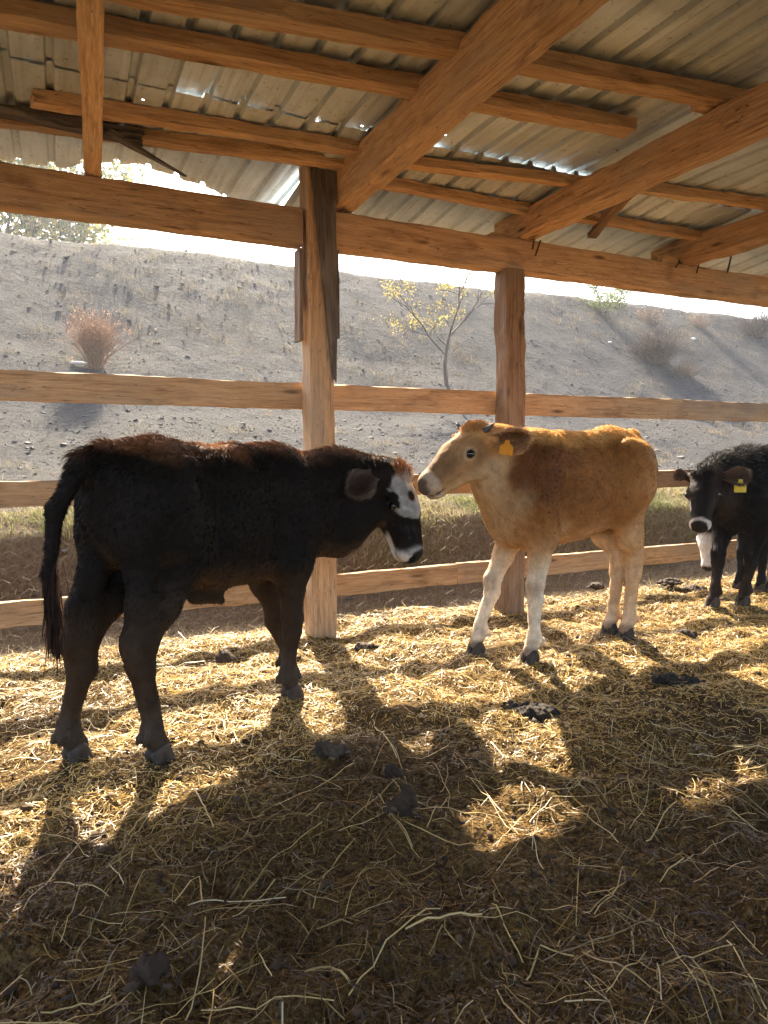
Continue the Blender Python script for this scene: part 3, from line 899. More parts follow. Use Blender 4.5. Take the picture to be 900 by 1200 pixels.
    f.cone(nb[1], 0.140 * nr * S, m2, (0.090 + 0.03 * dw) * S, 0.06 * S); f.cone(m2, (0.090 + 0.03 * dw) * S, thr, (0.058 + 0.022 * dw) * S, 0.04 * S)
    # skull
    he((0.055, 0, -0.062), (0.105, 0.078, 0.080)); he((0.0, 0, -0.035), (0.055, 0.066, 0.050))
    he((0.105, 0, -0.030), (0.085, 0.074, 0.040))
    hc((0.13, 0, -0.062), 0.068, (0.285, 0, -0.072), 0.046, 0.03)
    hc((0.15, 0, -0.035), 0.045, (0.285, 0, -0.050), 0.034, 0.03)
    hc((0.055, 0, -0.120), 0.050, (0.275, 0, -0.110), 0.028, 0.03)
    for y in (-1, 1):
        he((0.075, 0.040 * y, -0.105), (0.080, 0.030, 0.055), 0.03)
        he((0.105, 0.062 * y, -0.038), (0.036, 0.024, 0.026), 0.015)
        hc((-0.01, 0.055 * y, -0.045), 0.030, (-0.018, 0.085 * y, -0.048), 0.024, 0.015)
        if spec.get('horns') is None: he((-0.015, 0.040 * y, -0.008), (0.024, 0.022, 0.018), 0.015)
    he((0.312, 0, -0.070), (0.044, 0.056, 0.046), 0.02); he((0.300, 0, -0.112), (0.036, 0.040, 0.020), 0.012)
    for y in (-1, 1):
        f.cut(H(0.350, 0.033 * y, -0.055), np.array((0.018, 0.010, 0.013)) * hs, 0.006 * hs, R)
        f.cut(H(0.120, 0.088 * y, -0.040), np.array((0.019, 0.012, 0.013)) * hs, 0.008 * hs, R)
    f.cut(H(0.325, 0, -0.103), np.array((0.060, 0.080, 0.0035)) * hs, 0.004 * hs, R)
    if spec.get('sheath'):
        e((-0.10, 0, 0.470), (0.075, 0.030, 0.035), 0.04); c_((-0.06, 0, 0.455), 0.022, (-0.02, 0, 0.435), 0.014, 0.02)
    V, Q = f.build(spec.get('voxel', 0.0085))
    # slight unevenness of the hide
    N, _ = vert_normals(V, Q)
    V = V + N * (0.0025 * fbm(V[:, 0] * 14 + V[:, 1] * 9, V[:, 2] * 14 - V[:, 1] * 7, 3, spec['seed']))[:, None]
    def hc_coords(P):
        q = ((P - poll) @ R) / hs; q[:, 0] = np.where(q[:, 0] > 0, q[:, 0] / hl_, q[:, 0]); return q
    C = spec['coat'](V, V / S, hc_coords(V), N)
    body = link('body', mesh_np('body', V, Q, cols=C), M['coat'], root)
    # hair
    blend = lambda P: None
    def flow(P):
        u = P / S; hq = hc_coords(P)
        g = np.tile(np.array([-0.72, 0.0, -0.69]), (len(P), 1))
        leg = np.clip((0.55 - u[:, 2]) / 0.12, 0, 1)[:, None]
        g = g * (1 - leg) + np.array([-0.15, 0, -1.0]) * leg
        hw = sstep(0.30 - np.linalg.norm(hq - np.array([0.16, 0, -0.06]), axis=1), 0, 0.12)[:, None]
        g = g * (1 - hw) + (0.25 * hu - 0.5 * hf)[None] * hw
        return g
    def flen(P):
        u = P / S; hq = hc_coords(P)
        L = np.full(len(P), spec.get('hair', 0.022))
        L = L + spec.get('top_hair', 0.010) * np.clip((u[:, 2] - 0.86) / 0.08, 0, 1)
        lw = np.clip((u[:, 2] - 0.38) / 0.22, 0, 1); L = L * lw + 0.009 * (1 - lw)
        d = np.linalg.norm(hq - np.array([0.15, 0, -0.06]), axis=1)
        hw = sstep(0.28 - d, 0, 0.10); L = L * (1 - hw) + 0.008 * hw
        L = np.where(hq[:, 0] > 0.29, np.where(d < 0.24, 0.003, L), L)
        crown = np.linalg.norm(hq - np.array([0.0, 0, -0.01]), axis=1) < 0.06
        L = np.where(crown, spec.get('crown_hair', 0.022), L)
        return L * S
    link('fur', fur_mesh(V, Q, C, spec['strands'], flow, flen, r, 0.0012 * S, spec.get('lift', 0.35), clump=spec.get('clump', 0.3)), M['fur'], root)
    # tail tuft
    tip = U(*tl[-1]); n = 500
    i = np.arange(n)
    a0 = tip + np.stack([r.normal(0, 0.008, n), r.normal(0, 0.008, n), r.uniform(-0.02, 0.16, n)], -1) * S
    d = np.stack([r.normal(0, 0.10, n), r.normal(0, 0.10, n), -np.ones(n)], -1); L = (r.uniform(0.07, 0.17, n) * S * (1.0))[:, None]
    b0 = a0 + d * L * 0.5 + r.normal(0, 0.004, (n, 3)); c0 = b0 + d * np.array([0.3, 0.3, 1]) * L * 0.5 + r.normal(0, 0.006, (n, 3))
    sd = np.stack([np.cos(i * 2.4), np.sin(i * 2.4), 0 * i], -1) * 0.0022
    W = np.stack([a0 - sd, a0 + sd, b0 + sd, b0 - sd, c0], 1).reshape(-1, 3)
    tcol = np.array(spec.get('tuft', (0.02, 0.015, 0.012)))
    link('tail_tuft', mesh_np('tail_tuft', W, i[:, None] * 5 + np.array([[0, 1, 2, 3]]), i[:, None] * 5 + np.array([[3, 2, 4]]), True,
                             np.repeat(tcol[None] * r.uniform(0.6, 1.8, (n, 1)), 5, 0)), M['fur'], root)
    # hooves
    hm = hoof_mesh(S * spec.get('hoof', 0.82))
    for k_, (hx, hy) in enumerate(hooves):
        o = link('hoof', hm, M['hoof'], root, (hx, hy, 0.002), (0, 0, spec.get('hoof_rot', (0, 0, 0, 0))[k_]))
    # eyes
    bv, bq, bt = uv_ball(0.0175 * hs)
    em = mesh_np('eye', bv, bq, bt)
    for y in (-1, 1): link('eye', em, M['eye'], root, H(0.120, 0.0755 * y, -0.040))
    # ears
    for (y, dirv, upv, *esc) in spec['ears']:
        esc = esc[0] if esc else 1.0
        ex = nrm(locv(dirv)); ez = np.asarray(locv(upv), float); ez = nrm(ez - (ez @ ex) * ex); ey = np.cross(ez, ex)
        base = H(-0.014, spec.get('ear_out', 0.082) * y, -0.044)
        Lr, Wr = (esc * k for k in spec.get('ear', (0.165, 0.058)))
        if y == -1: base = base + locv(spec.get('ear_shift', (0, 0, 0)))
        Ve, Qe, Ce = ear_mesh(Lr * S, Wr * S, spec.get('cup', 0.85), spec['ear_cols'])
        me = mesh_np('ear', Ve, Qe, cols=Ce)
        eo = link('ear', me, M['fur'], root)
        Re = Matrix(np.stack([ex, ey, ez], 1).tolist()).to_4x4(); Re.translation = Vector(base)
        eo.matrix_local = Re
        fm = fur_mesh(Ve, Qe, Ce, 2600, lambda P: np.tile([1.0, 0, 0], (len(P), 1)), lambda P: np.full(len(P), 0.020 * S), r, 0.0011 * S, 0.45)
        link('ear_hair', fm, M['fur'], eo)
        tg = spec.get('tags', {}).get(y)
        if tg:
            # the plate hangs plumb from the ear, its face turned with the ear's hollow
            fac = nrm(locv(tg['face'])); zz = nrm(locv(tg.get('up', (0, 0, 1)))); zz = nrm(zz - (zz @ fac) * fac); xx = np.cross(-fac, zz)
            Rt = Matrix(np.stack([xx, -fac, zz], 1).tolist()).to_4x4()
            pt = base + ex * Lr * S * tg['at'] + ez * 0.012 + np.array([0, 0, tg.get('dz', -0.02)]) + fac * tg.get('out', 0.012)
            Rt.translation = Vector(pt)
            to = link('ear_tag', tag_mesh(tg['w'], tg['h']), M[tg['mat']], eo)
            to.matrix_local = Re.inverted() @ Rt
            # a line of worn print and the stud, as in the photograph too small to read
            bm_v = [(-0.3 * tg['w'], -0.0022, -0.22 * tg['h']), (0.3 * tg['w'], -0.0022, -0.22 * tg['h']), (0.3 * tg['w'], -0.0022, -0.06 * tg['h']), (-0.3 * tg['w'], -0.0022, -0.06 * tg['h'])]
    # horns
    for hn in spec.get('horns') or []:
        a = H(*hn['base']); d = nrm(locv(hn['dir'])); L = hn['len'] * S; n_ = 8
        side = nrm(np.cross(d, [0.3, 0.2, 0.9])); oth = np.cross(d, side)
        VV = []; K = 10
        for j in range(n_):
            t = j / (n_ - 1); cpt = d * L * t + np.array([0, 0, hn.get('curl', 0.12) * L * t * t])
            rad = 0.015 * S * (1 - t) ** 0.75 + 0.0015
            for q in range(K):
                aq = 2 * math.pi * q / K; VV.append(cpt + rad * (math.cos(aq) * side + math.sin(aq) * oth))
        QQ = [[j * K + q, j * K + (q + 1) % K, (j + 1) * K + (q + 1) % K, (j + 1) * K + q] for j in range(n_ - 1) for q in range(K)]
        link('horn', mesh_np('horn', np.array(VV), QQ, [[(n_ - 1) * K, (n_ - 1) * K + q, (n_ - 1) * K + q + 1] for q in range(1, K - 1)]), M['horn'], root, a)
    return root

def sstep(x, a, b):
    t = np.clip((x - a) / (b - a), 0, 1); return t * t * (3 - 2 * t)
def mixc(C, c, w): return C * (1 - w[:, None]) + np.array(c)[None] * w[:, None]
def n3(P, sc, seed): return fbm(P[:, 0] * sc + P[:, 1] * sc * 0.7, P[:, 2] * sc - P[:, 1] * sc * 0.6, 3, seed)

# --- black calf with the white blaze
def coat_black(P, u, q, N):
    n1 = n3(P, 9, 3); n2 = n3(P, 24, 8)
    C = np.tile(np.array([0.010, 0.0068, 0.0048]), (len(P), 1))
    C = mixc(C, (0.24, 0.095, 0.034), sstep(u[:, 2] + 0.035 * n1, 0.915, 0.995) * 0.85)  # brown topline hair, its colour brightened to paint in the backlit rim
    C = mixc(C, (0.045, 0.026, 0.014), sstep(-u[:, 2] - 0.05 * n1, -0.62, -0.40) * 0.85)
    C = mixc(C, (0.060, 0.045, 0.032), sstep(-u[:, 2] - 0.02 * n1, -0.24, -0.12) * 0.7)
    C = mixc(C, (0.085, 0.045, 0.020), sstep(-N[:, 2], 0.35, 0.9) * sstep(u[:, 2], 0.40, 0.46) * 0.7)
    hd = np.linalg.norm(q - np.array([0.15, 0, -0.06]), axis=1) < 0.26
    y = q[:, 1]; x = q[:, 0]; z = q[:, 2]
    crown = hd & (x < 0.035) & (x > -0.045) & (np.abs(y) < 0.065) & (z > -0.045)
    C = np.where(crown[:, None], np.array([0.16, 0.060, 0.022])[None] * (1 + 0.5 * n2[:, None]), C)
    wob = 0.022 * n2 + 0.010 * n1
    blaze = hd * sstep(0.064 + wob - np.abs(y + 0.010), 0, 0.010) * sstep(x + wob, 0.012, 0.03) * sstep(0.205 - x + 1.2 * wob - 0.5 * np.abs(y), 0, 0.015) * sstep(z, -0.055, -0.030)
    C = mixc(C, (0.62, 0.56, 0.49), blaze * (0.82 - 0.35 * sstep(n2, 0.1, 0.7)))
    spot = hd * sstep(0.021 - np.hypot((x - 0.100) * 0.75, y + 0.022), 0, 0.006)
    C = mixc(C, (0.035, 0.018, 0.010), spot)
    muz = hd * sstep(x + 0.010 * n1 + 0.55 * np.clip(-z - 0.06, 0, 0.1), 0.292, 0.322)
    C = mixc(C, (0.56, 0.51, 0.45), muz * (0.95 - 0.3 * sstep(n2, 0.2, 0.8)))
    low = hd * sstep(x + 0.02 * n1, 0.19, 0.23) * sstep(-z, 0.100, 0.112) * sstep(z, -0.160, -0.150) * (np.abs(y) < 0.06)
    C = mixc(C, (0.56, 0.50, 0.42), low)
    nose = hd * sstep(x + 0.35 * (z + 0.06), 0.325, 0.336) * sstep(z, -0.100, -0.092) * sstep(0.046 - np.abs(y), 0, 0.008)
    C = mixc(C, (0.012, 0.010, 0.010), nose)
    return np.clip(C, 0.003, 1)

W = np.array
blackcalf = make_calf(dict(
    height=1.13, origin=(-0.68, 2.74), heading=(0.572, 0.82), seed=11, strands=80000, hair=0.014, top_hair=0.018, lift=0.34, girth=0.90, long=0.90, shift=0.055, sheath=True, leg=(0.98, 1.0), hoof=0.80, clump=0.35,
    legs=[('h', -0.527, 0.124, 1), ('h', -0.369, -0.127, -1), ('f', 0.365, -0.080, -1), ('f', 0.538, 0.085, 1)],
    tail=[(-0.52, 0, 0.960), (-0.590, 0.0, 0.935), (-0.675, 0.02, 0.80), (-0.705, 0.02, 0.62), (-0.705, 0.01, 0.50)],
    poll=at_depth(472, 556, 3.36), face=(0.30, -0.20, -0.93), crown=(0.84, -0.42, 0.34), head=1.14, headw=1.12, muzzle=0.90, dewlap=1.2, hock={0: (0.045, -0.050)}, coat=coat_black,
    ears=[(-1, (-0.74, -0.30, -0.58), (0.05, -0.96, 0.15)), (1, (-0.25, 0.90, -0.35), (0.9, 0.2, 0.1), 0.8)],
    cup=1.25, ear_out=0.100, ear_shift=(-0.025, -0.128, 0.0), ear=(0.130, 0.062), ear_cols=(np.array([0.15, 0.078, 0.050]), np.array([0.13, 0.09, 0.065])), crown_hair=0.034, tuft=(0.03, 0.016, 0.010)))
tag(blackcalf, 'large black calf with white forehead blaze and hanging tail, nearest at left', 'calf', 'calves in the shed')

# --- fawn calf
def coat_fawn(P, u, q, N):
    n1 = n3(P, 8, 5); n2 = n3(P, 22, 9)
    C = np.tile(np.array([0.30, 0.125, 0.034]), (len(P), 1)) * (1 + 0.12 * n1[:, None])
    C = mixc(C, (0.12, 0.042, 0.012), sstep(u[:, 0] + 0.07 * n1, -0.10, 0.28) * sstep(u[:, 2] + 0.04 * n1, 0.58, 0.74) * sstep(-u[:, 2], -0.98, -0.90) * 0.9)
    C = mixc(C, (0.22, 0.085, 0.025), sstep(0.20 + 0.04 * n1 - np.hypot(u[:, 0] + 0.02, (u[:, 2] - 0.72) * 1.1), 0, 0.12) * 0.45)
    C = mixc(C, (0.56, 0.34, 0.16), sstep(-u[:, 2] - 0.05 * n1, -0.62, -0.42))
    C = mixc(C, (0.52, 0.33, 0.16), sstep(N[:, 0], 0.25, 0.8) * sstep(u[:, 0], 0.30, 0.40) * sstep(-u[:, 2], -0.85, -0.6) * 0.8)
    C = mixc(C, (0.74, 0.60, 0.43), sstep(-u[:, 2] - 0.04 * n1, -0.50, -0.30))
    C = mixc(C, (0.46, 0.255, 0.10), sstep(-u[:, 0] + 0.04 * n1, 0.22, 0.44) * 0.8)
    C = mixc(C, (0.66, 0.37, 0.125), sstep(u[:, 2] + 0.02 * n1, 0.90, 0.97) * 0.8)  # golden sunlight on the topline, painted into the coat
    kn = sstep(0.055 - np.abs(u[:, 2] - 0.315 + 0.01 * n2), 0, 0.03) * (u[:, 0] > 0.15) * sstep(N[:, 0], -0.2, 0.6)
    C = mixc(C, (0.20, 0.12, 0.065), kn * 0.45)
    C = mixc(C, (0.25, 0.17, 0.11), sstep(n2, 0.25, 0.8) * sstep(-u[:, 2], -0.30, -0.05) * 0.5)
    C = mixc(C, (0.16, 0.11, 0.08), sstep(-u[:, 2], -0.085, -0.065) * 0.7)
    hd = sstep(0.30 + 0.03 * n1 - np.linalg.norm((q - np.array([0.17, 0, -0.06])) * np.array([1, 1, 0.9]), axis=1), 0, 0.12)
    x, y, z = q.T
    soft = sstep(0.30 + 0.05 * n1 - np.linalg.norm((q - np.array([0.17, 0, -0.10])) * np.array([1, 1, 0.75]), axis=1), 0, 0.22)
    C = mixc(C, (0.36, 0.195, 0.082), soft)
    C = mixc(C, (0.52, 0.25, 0.085), hd * sstep(-x, -0.05, 0.0))
    C = mixc(C, (0.17, 0.090, 0.040), hd * sstep(x, 0.12, 0.24) * sstep(z, -0.085, -0.045) * 0.85)
    C = mixc(C, (0.50, 0.33, 0.17), hd * sstep(-z, 0.09, 0.125) * 0.8)
    ring = hd * sstep(0.036 - np.linalg.norm((q - np.array([0.120, 0, -0.040])) * np.array([1, 0, 1.15]), axis=1), 0, 0.008) * (np.abs(y) > 0.05)
    C = mixc(C, (0.58, 0.42, 0.27), ring * 0.4)
    rim = hd * sstep(0.023 - np.linalg.norm((q - np.array([0.120, 0, -0.040])) * np.array([1, 0, 1.25]), axis=1), 0, 0.004) * (np.abs(y) > 0.06)
    C = mixc(C, (0.05, 0.03, 0.02), rim)
    C = mixc(C, (0.46, 0.33, 0.22), hd * sstep(x + 0.008 * n1, 0.285, 0.310) * 0.9)
    C = mixc(C, (0.15, 0.095, 0.065), hd * sstep(x + 0.3 * (z + 0.06), 0.337, 0.347) * sstep(z, -0.098, -0.090) * sstep(0.046 - np.abs(y), 0, 0.008))
    return np.clip(C, 0.003, 1)
fawn = make_calf(dict(
    height=1.215, origin=(0.98, 3.82), heading=(-0.832, -0.555), seed=23, strands=95000, hair=0.011, top_hair=0.005, lift=0.24, girth=0.82, long=0.88, shift=-0.012, clump=0.15, neck_r=0.86, leg=(0.88, 0.92), hoof=0.74,
    legs=[('h', -0.433, 0.108, 1), ('h', -0.425, 0.000, -1), ('f', 0.365, 0.131, 1), ('f', 0.495, -0.135, -1)],
    tail=[(-0.52, 0, 0.965), (-0.562, -0.02, 0.92), (-0.572, -0.05, 0.78), (-0.565, -0.07, 0.60), (-0.55, -0.075, 0.52)],
    poll=at_depth(552, 505, 3.44), face=(-0.68, -0.46, -0.50), crown=(-0.42, -0.26, 0.86), head=1.03, coat=coat_fawn,
    ears=[(1, (0.93, -0.34, 0.10), (-0.10, -0.85, -0.40)), (-1, (0.25, 0.95, -0.15), (-0.75, 0.2, -0.3))],
    ear=(0.155, 0.054), ear_cols=(np.array([0.62, 0.30, 0.13]), np.array([0.60, 0.36, 0.18])), tuft=(0.25, 0.13, 0.06), crown_hair=0.026,
    tags={1: dict(at=0.42, w=0.064, h=0.070, face=(-0.35, -0.9, -0.1), mat='tag', dz=-0.044, out=0.03, up=(0.15, 0, 1))},
    horns=[dict(base=(-0.012, 0.060, -0.012), dir=(0.75, -0.35, 0.55), len=0.048), dict(base=(-0.012, -0.056, -0.010), dir=(-0.7, 0.35, 0.65), len=0.050)]))
tag(fawn, 'golden fawn calf with short horns and orange ear tag nuzzling the black calf', 'calf', 'calves in the shed')

# --- small black calf at the right edge
def coat_black2(P, u, q, N):
    n1 = n3(P, 9, 13); n2 = n3(P, 24, 18)
    C = np.tile(np.array([0.009, 0.0075, 0.007]), (len(P), 1))
    C = mixc(C, (0.05, 0.03, 0.018), sstep(-u[:, 2] - 0.05 * n1, -0.30, -0.15) * 0.5)
    hd = np.linalg.norm(q - np.array([0.15, 0, -0.07]), axis=1) < 0.25
    x, y, z = q.T
    C = mixc(C, (0.030, 0.018, 0.012), hd * sstep(np.abs(y), 0.03, 0.06) * 0.7)
    C = mixc(C, (0.60, 0.55, 0.48), hd * sstep(-y + 0.010 * n2, 0.046, 0.056) * sstep(x, 0.15, 0.20))
    C = mixc(C, (0.50, 0.45, 0.39), hd * sstep(x + 0.010 * n2, 0.288, 0.306))
    C = mixc(C, (0.020, 0.016, 0.016), hd * sstep(x + 0.3 * (z + 0.06), 0.322, 0.334) * sstep(z, -0.100, -0.092) * sstep(0.046 - np.abs(y), 0, 0.008))
    return np.clip(C, 0.003, 1)
def to_local(sp, pts):
    h2 = nrm(sp['heading']); out = []
    for kind, x, y, side in pts:
        dx, dy = x - sp['origin'][0], y - sp['origin'][1]
        out.append((kind, dx * h2[0] + dy * h2[1], -dx * h2[1] + dy * h2[0], side))
    return out
sp3 = dict(
    height=1.12, origin=(2.74, 4.98), heading=(-0.86, -0.51), seed=37, strands=60000, hair=0.026, top_hair=0.020, lift=0.55, girth=1.05, long=1.0,
    poll=at_depth(824, 556, 4.58), face=(-0.30, -0.50, -0.81), crown=(-0.50, -0.62, 0.60), head=1.06, coat=coat_black2, voxel=0.010,
    ears=[(1, (0.94, -0.20, -0.06), (-0.15, -0.9, 0.15)), (-1, (-0.35, 0.90, 0.12), (-0.9, -0.2, 0.3), 0.62)],
    ear=(0.150, 0.055), ear_cols=(np.array([0.24, 0.15, 0.11]), np.array([0.09, 0.065, 0.05])), crown_hair=0.04,
    tags={1: dict(at=0.62, w=0.075, h=0.085, face=(-0.1, -1, 0.0), mat='tag_yellow', dz=-0.055, out=0.03)})
sp3['legs'] = to_local(sp3, [('f', 2.286, 4.79, -1), ('f', 2.520, 4.835, 1), ('h', 3.00, 5.36, -1), ('h', 3.20, 5.10, 1)])
calf3 = make_calf(sp3)
tag(calf3, 'shaggy black calf with white muzzle and yellow ear tag, cut by right edge', 'calf', 'calves in the shed')

# --- the calf hidden behind it: white muzzle low between its legs
def coat_pied(P, u, q, N):
    n1 = n3(P, 6, 15)
    C = np.tile(np.array([0.011, 0.009, 0.008]), (len(P), 1))
    hd = np.linalg.norm(q - np.array([0.15, 0, -0.07]), axis=1) < 0.25
    x, y, z = q.T
    C = mixc(C, (0.72, 0.68, 0.62), hd * sstep(x + 0.01 * n1, 0.05, 0.10))
    C = mixc(C, (0.03, 0.024, 0.022), hd * sstep(x, 0.322, 0.332))
    return np.clip(C, 0.003, 1)
sp4 = dict(
    height=0.90, origin=(3.12, 5.53), heading=(-0.907, -0.421), seed=41, strands=12000, hair=0.022, lift=0.4, girth=0.92, voxel=0.012,
    poll=at_depth(829, 616, 5.10), face=(-0.14, -0.30, -0.94), crown=(-0.6, -0.6, 0.45), head=1.12, coat=coat_pied,
    ears=[(1, (0.9, -0.3, 0.1), (-0.2, -0.9, 0.2)), (-1, (0.45, 0.88, 0.15), (-0.5, -0.7, 0.2))],
    ear=(0.14, 0.05), ear_cols=(np.array([0.2, 0.11, 0.07]), np.array([0.03, 0.02, 0.015])))
sp4['legs'] = to_local(sp4, [('f', 2.80, 5.46, -1), ('f', 2.90, 5.33, 1), ('h', 3.44, 5.80, -1), ('h', 3.56, 5.62, 1)])
calf4 = make_calf(sp4)
tag(calf4, 'calf with lowered white muzzle half hidden behind the shaggy black calf', 'calf', 'calves in the shed')
# ------------------------------------------------------------------ bedding: straw, chaff, crumbs (nobody could count them)
def in_view(n, r, y0, y1, pw=1.0, mg=0.7):
    y = y0 + (y1 - y0) * r.random(n) ** pw
    x = (r.random(n) * 2 - 1) * (0.60 * y + mg)
    s, t = fst(x, y)
    k = t < 0.30
    return x[k], y[k]
STRAW_COLS = np.array([(0.64, 0.42, 0.115), (0.72, 0.52, 0.18), (0.54, 0.33, 0.075), (0.36, 0.21, 0.055), (0.66, 0.54, 0.30), (0.16, 0.09, 0.03)])
def ribbons(x, y, L, w, segs, r, lift, curv=0.8, cols=None, tilt=0.15):
    n = len(x)
    a = r.random(n) * 2 * math.pi
    c = r.normal(0, curv, n)
    kink = np.where(r.random(n) < 0.3, r.normal(0, 1.2, n), 0)
    P = np.zeros((n, segs + 1, 3)); px, py = x.copy(), y.copy()
    ang = a.copy(); st = L / segs
    up = np.abs(r.normal(0, tilt, n)); hump = r.random(n)
    side = np.zeros((n, segs + 1, 2))
    for k in range(segs + 1):
        P[:, k, 0] = px; P[:, k, 1] = py
        f = k / segs
        P[:, k, 2] = floor_z(px, py) + lift * (0.3 + r.random(n) * 0.2) + up * L * (f * (1 - hump) + (1 - abs(2 * f - 1)) * hump * 0.5)
        side[:, k, 0] = -np.sin(ang); side[:, k, 1] = np.cos(ang)
        ang = ang + c / segs + np.where(k == segs // 2, kink, 0)
        px = px + np.cos(ang) * st; py = py + np.sin(ang) * st
    roll = r.normal(0, 0.5, n)
    S3 = np.zeros((n, segs + 1, 3)); S3[:, :, :2] = side * np.cos(roll)[:, None, None]; S3[:, :, 2] = np.sin(roll)[:, None]
    hw = (w * 0.5)[:, None, None]
    V = np.stack([P - S3 * hw, P + S3 * hw], 2).reshape(-1, 3)
    b = np.arange(n)[:, None] * (2 * (segs + 1))
    Q = np.concatenate([b + np.array([[2 * k, 2 * k + 1, 2 * k + 3, 2 * k + 2]]) for k in range(segs)])
    C = np.repeat(cols, 2 * (segs + 1), 0)
    return V, Q, C
def join(parts):
    Vs, Qs, Cs = [], [], []; o = 0
    for V, Q, C in parts:
        Vs.append(V); Qs.append(Q + o); Cs.append(C); o += len(V)
    return np.concatenate(Vs), np.concatenate(Qs), np.concatenate(Cs)
r = np.random.default_rng(5)
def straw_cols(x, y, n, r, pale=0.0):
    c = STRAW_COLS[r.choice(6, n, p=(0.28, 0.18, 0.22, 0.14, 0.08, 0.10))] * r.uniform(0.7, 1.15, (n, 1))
    mulch_shade = np.clip(0.5 + 0.9 * fbm(x * 1.3, y * 1.3, 3, 61) + (2.3 - y) * 0.7, 0, 1)[:, None] * (1 - pale)  # patchy dark mulch, plus foreground shade painted into the straw colour
    return c * (1 - mulch_shade * np.array([0.84, 0.89, 0.95]))
def thin(x, y, r, base, seed):
    m = fbm(x * 2.1, y * 2.1, 3, seed)
    k = r.random(len(x)) < np.clip(base + 0.55 * m + 0.10 * (y - 2), 0.12, 1)
    return x[k], y[k]
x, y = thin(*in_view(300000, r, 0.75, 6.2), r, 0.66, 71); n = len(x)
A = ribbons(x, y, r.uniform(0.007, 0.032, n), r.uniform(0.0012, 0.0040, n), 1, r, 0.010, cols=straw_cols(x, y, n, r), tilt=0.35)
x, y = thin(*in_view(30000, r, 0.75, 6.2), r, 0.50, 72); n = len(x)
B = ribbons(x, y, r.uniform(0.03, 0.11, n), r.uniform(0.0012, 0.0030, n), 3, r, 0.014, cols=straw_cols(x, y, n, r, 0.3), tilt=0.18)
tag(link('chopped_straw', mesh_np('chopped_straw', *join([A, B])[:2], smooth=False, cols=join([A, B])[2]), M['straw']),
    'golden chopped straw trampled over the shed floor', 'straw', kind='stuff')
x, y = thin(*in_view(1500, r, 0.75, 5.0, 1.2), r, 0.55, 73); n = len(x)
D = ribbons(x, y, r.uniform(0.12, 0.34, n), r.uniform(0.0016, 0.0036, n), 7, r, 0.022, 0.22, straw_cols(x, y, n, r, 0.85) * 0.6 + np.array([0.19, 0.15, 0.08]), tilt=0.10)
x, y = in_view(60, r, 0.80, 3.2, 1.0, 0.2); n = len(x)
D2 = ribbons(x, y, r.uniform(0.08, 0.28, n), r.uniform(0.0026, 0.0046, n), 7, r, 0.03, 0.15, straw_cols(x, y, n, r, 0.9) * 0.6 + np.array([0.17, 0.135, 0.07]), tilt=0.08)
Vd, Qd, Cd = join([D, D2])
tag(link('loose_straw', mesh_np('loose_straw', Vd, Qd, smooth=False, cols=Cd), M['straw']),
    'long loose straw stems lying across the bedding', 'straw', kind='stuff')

# crumbs of dung and earth
ICO_V = []
ph = (1 + 5 ** 0.5) / 2
for a_ in (-1, 1):
    for b_ in (-ph, ph): ICO_V += [(0, a_, b_), (a_, b_, 0), (b_, 0, a_)]
ICO_V = np.array(ICO_V, float); ICO_V /= np.linalg.norm(ICO_V[0])
ICO_F = []
for i_ in range(12):
    for j_ in range(i_ + 1, 12):
        for k_ in range(j_ + 1, 12):
            p_, q_, s_ = ICO_V[i_], ICO_V[j_], ICO_V[k_]
            if max(np.linalg.norm(p_ - q_), np.linalg.norm(q_ - s_), np.linalg.norm(p_ - s_)) < 1.1:
                ICO_F.append((i_, j_, k_) if np.dot(np.cross(q_ - p_, s_ - p_), p_) > 0 else (i_, k_, j_))
ICO_F = np.array(ICO_F)
def lumps(P, size, r, cols, flat=0.7):
    n = len(P)
    J = 1 + 0.28 * r.normal(size=(n, 12, 1))
    sc = size[:, None, None] * np.stack([r.uniform(0.7, 1.3, n), r.uniform(0.7, 1.3, n), flat * r.uniform(0.6, 1.2, n)], -1)[:, None, :]
    V = ICO_V[None] * J * sc
    a = r.random(n) * 6.283; ca, sa = np.cos(a)[:, None], np.sin(a)[:, None]
    V = np.stack([V[:, :, 0] * ca - V[:, :, 1] * sa, V[:, :, 0] * sa + V[:, :, 1] * ca, V[:, :, 2]], -1) + P[:, None]
    T = (np.arange(n)[:, None, None] * 12 + ICO_F[None]).reshape(-1, 3)
    return V.reshape(-1, 3), T, np.repeat(cols, 12, 0)
x, y = in_view(9000, r, 0.8, 5.8); n = len(x)
sz = np.clip(r.lognormal(-5.3, 0.5, n), 0.002, 0.016)
col = np.array([0.060, 0.036, 0.020]) * r.uniform(0.5, 1.9, (n, 1))
V, T, C = lumps(np.stack([x, y, floor_z(x, y) + sz * 0.25], -1), sz, r, col)
tag(link('bedding_crumbs', mesh_np('bedding_crumbs', V, None, T, True, C), M['dung']), 'dark crumbs of dung and earth in the bedding', 'dung', kind='stuff')

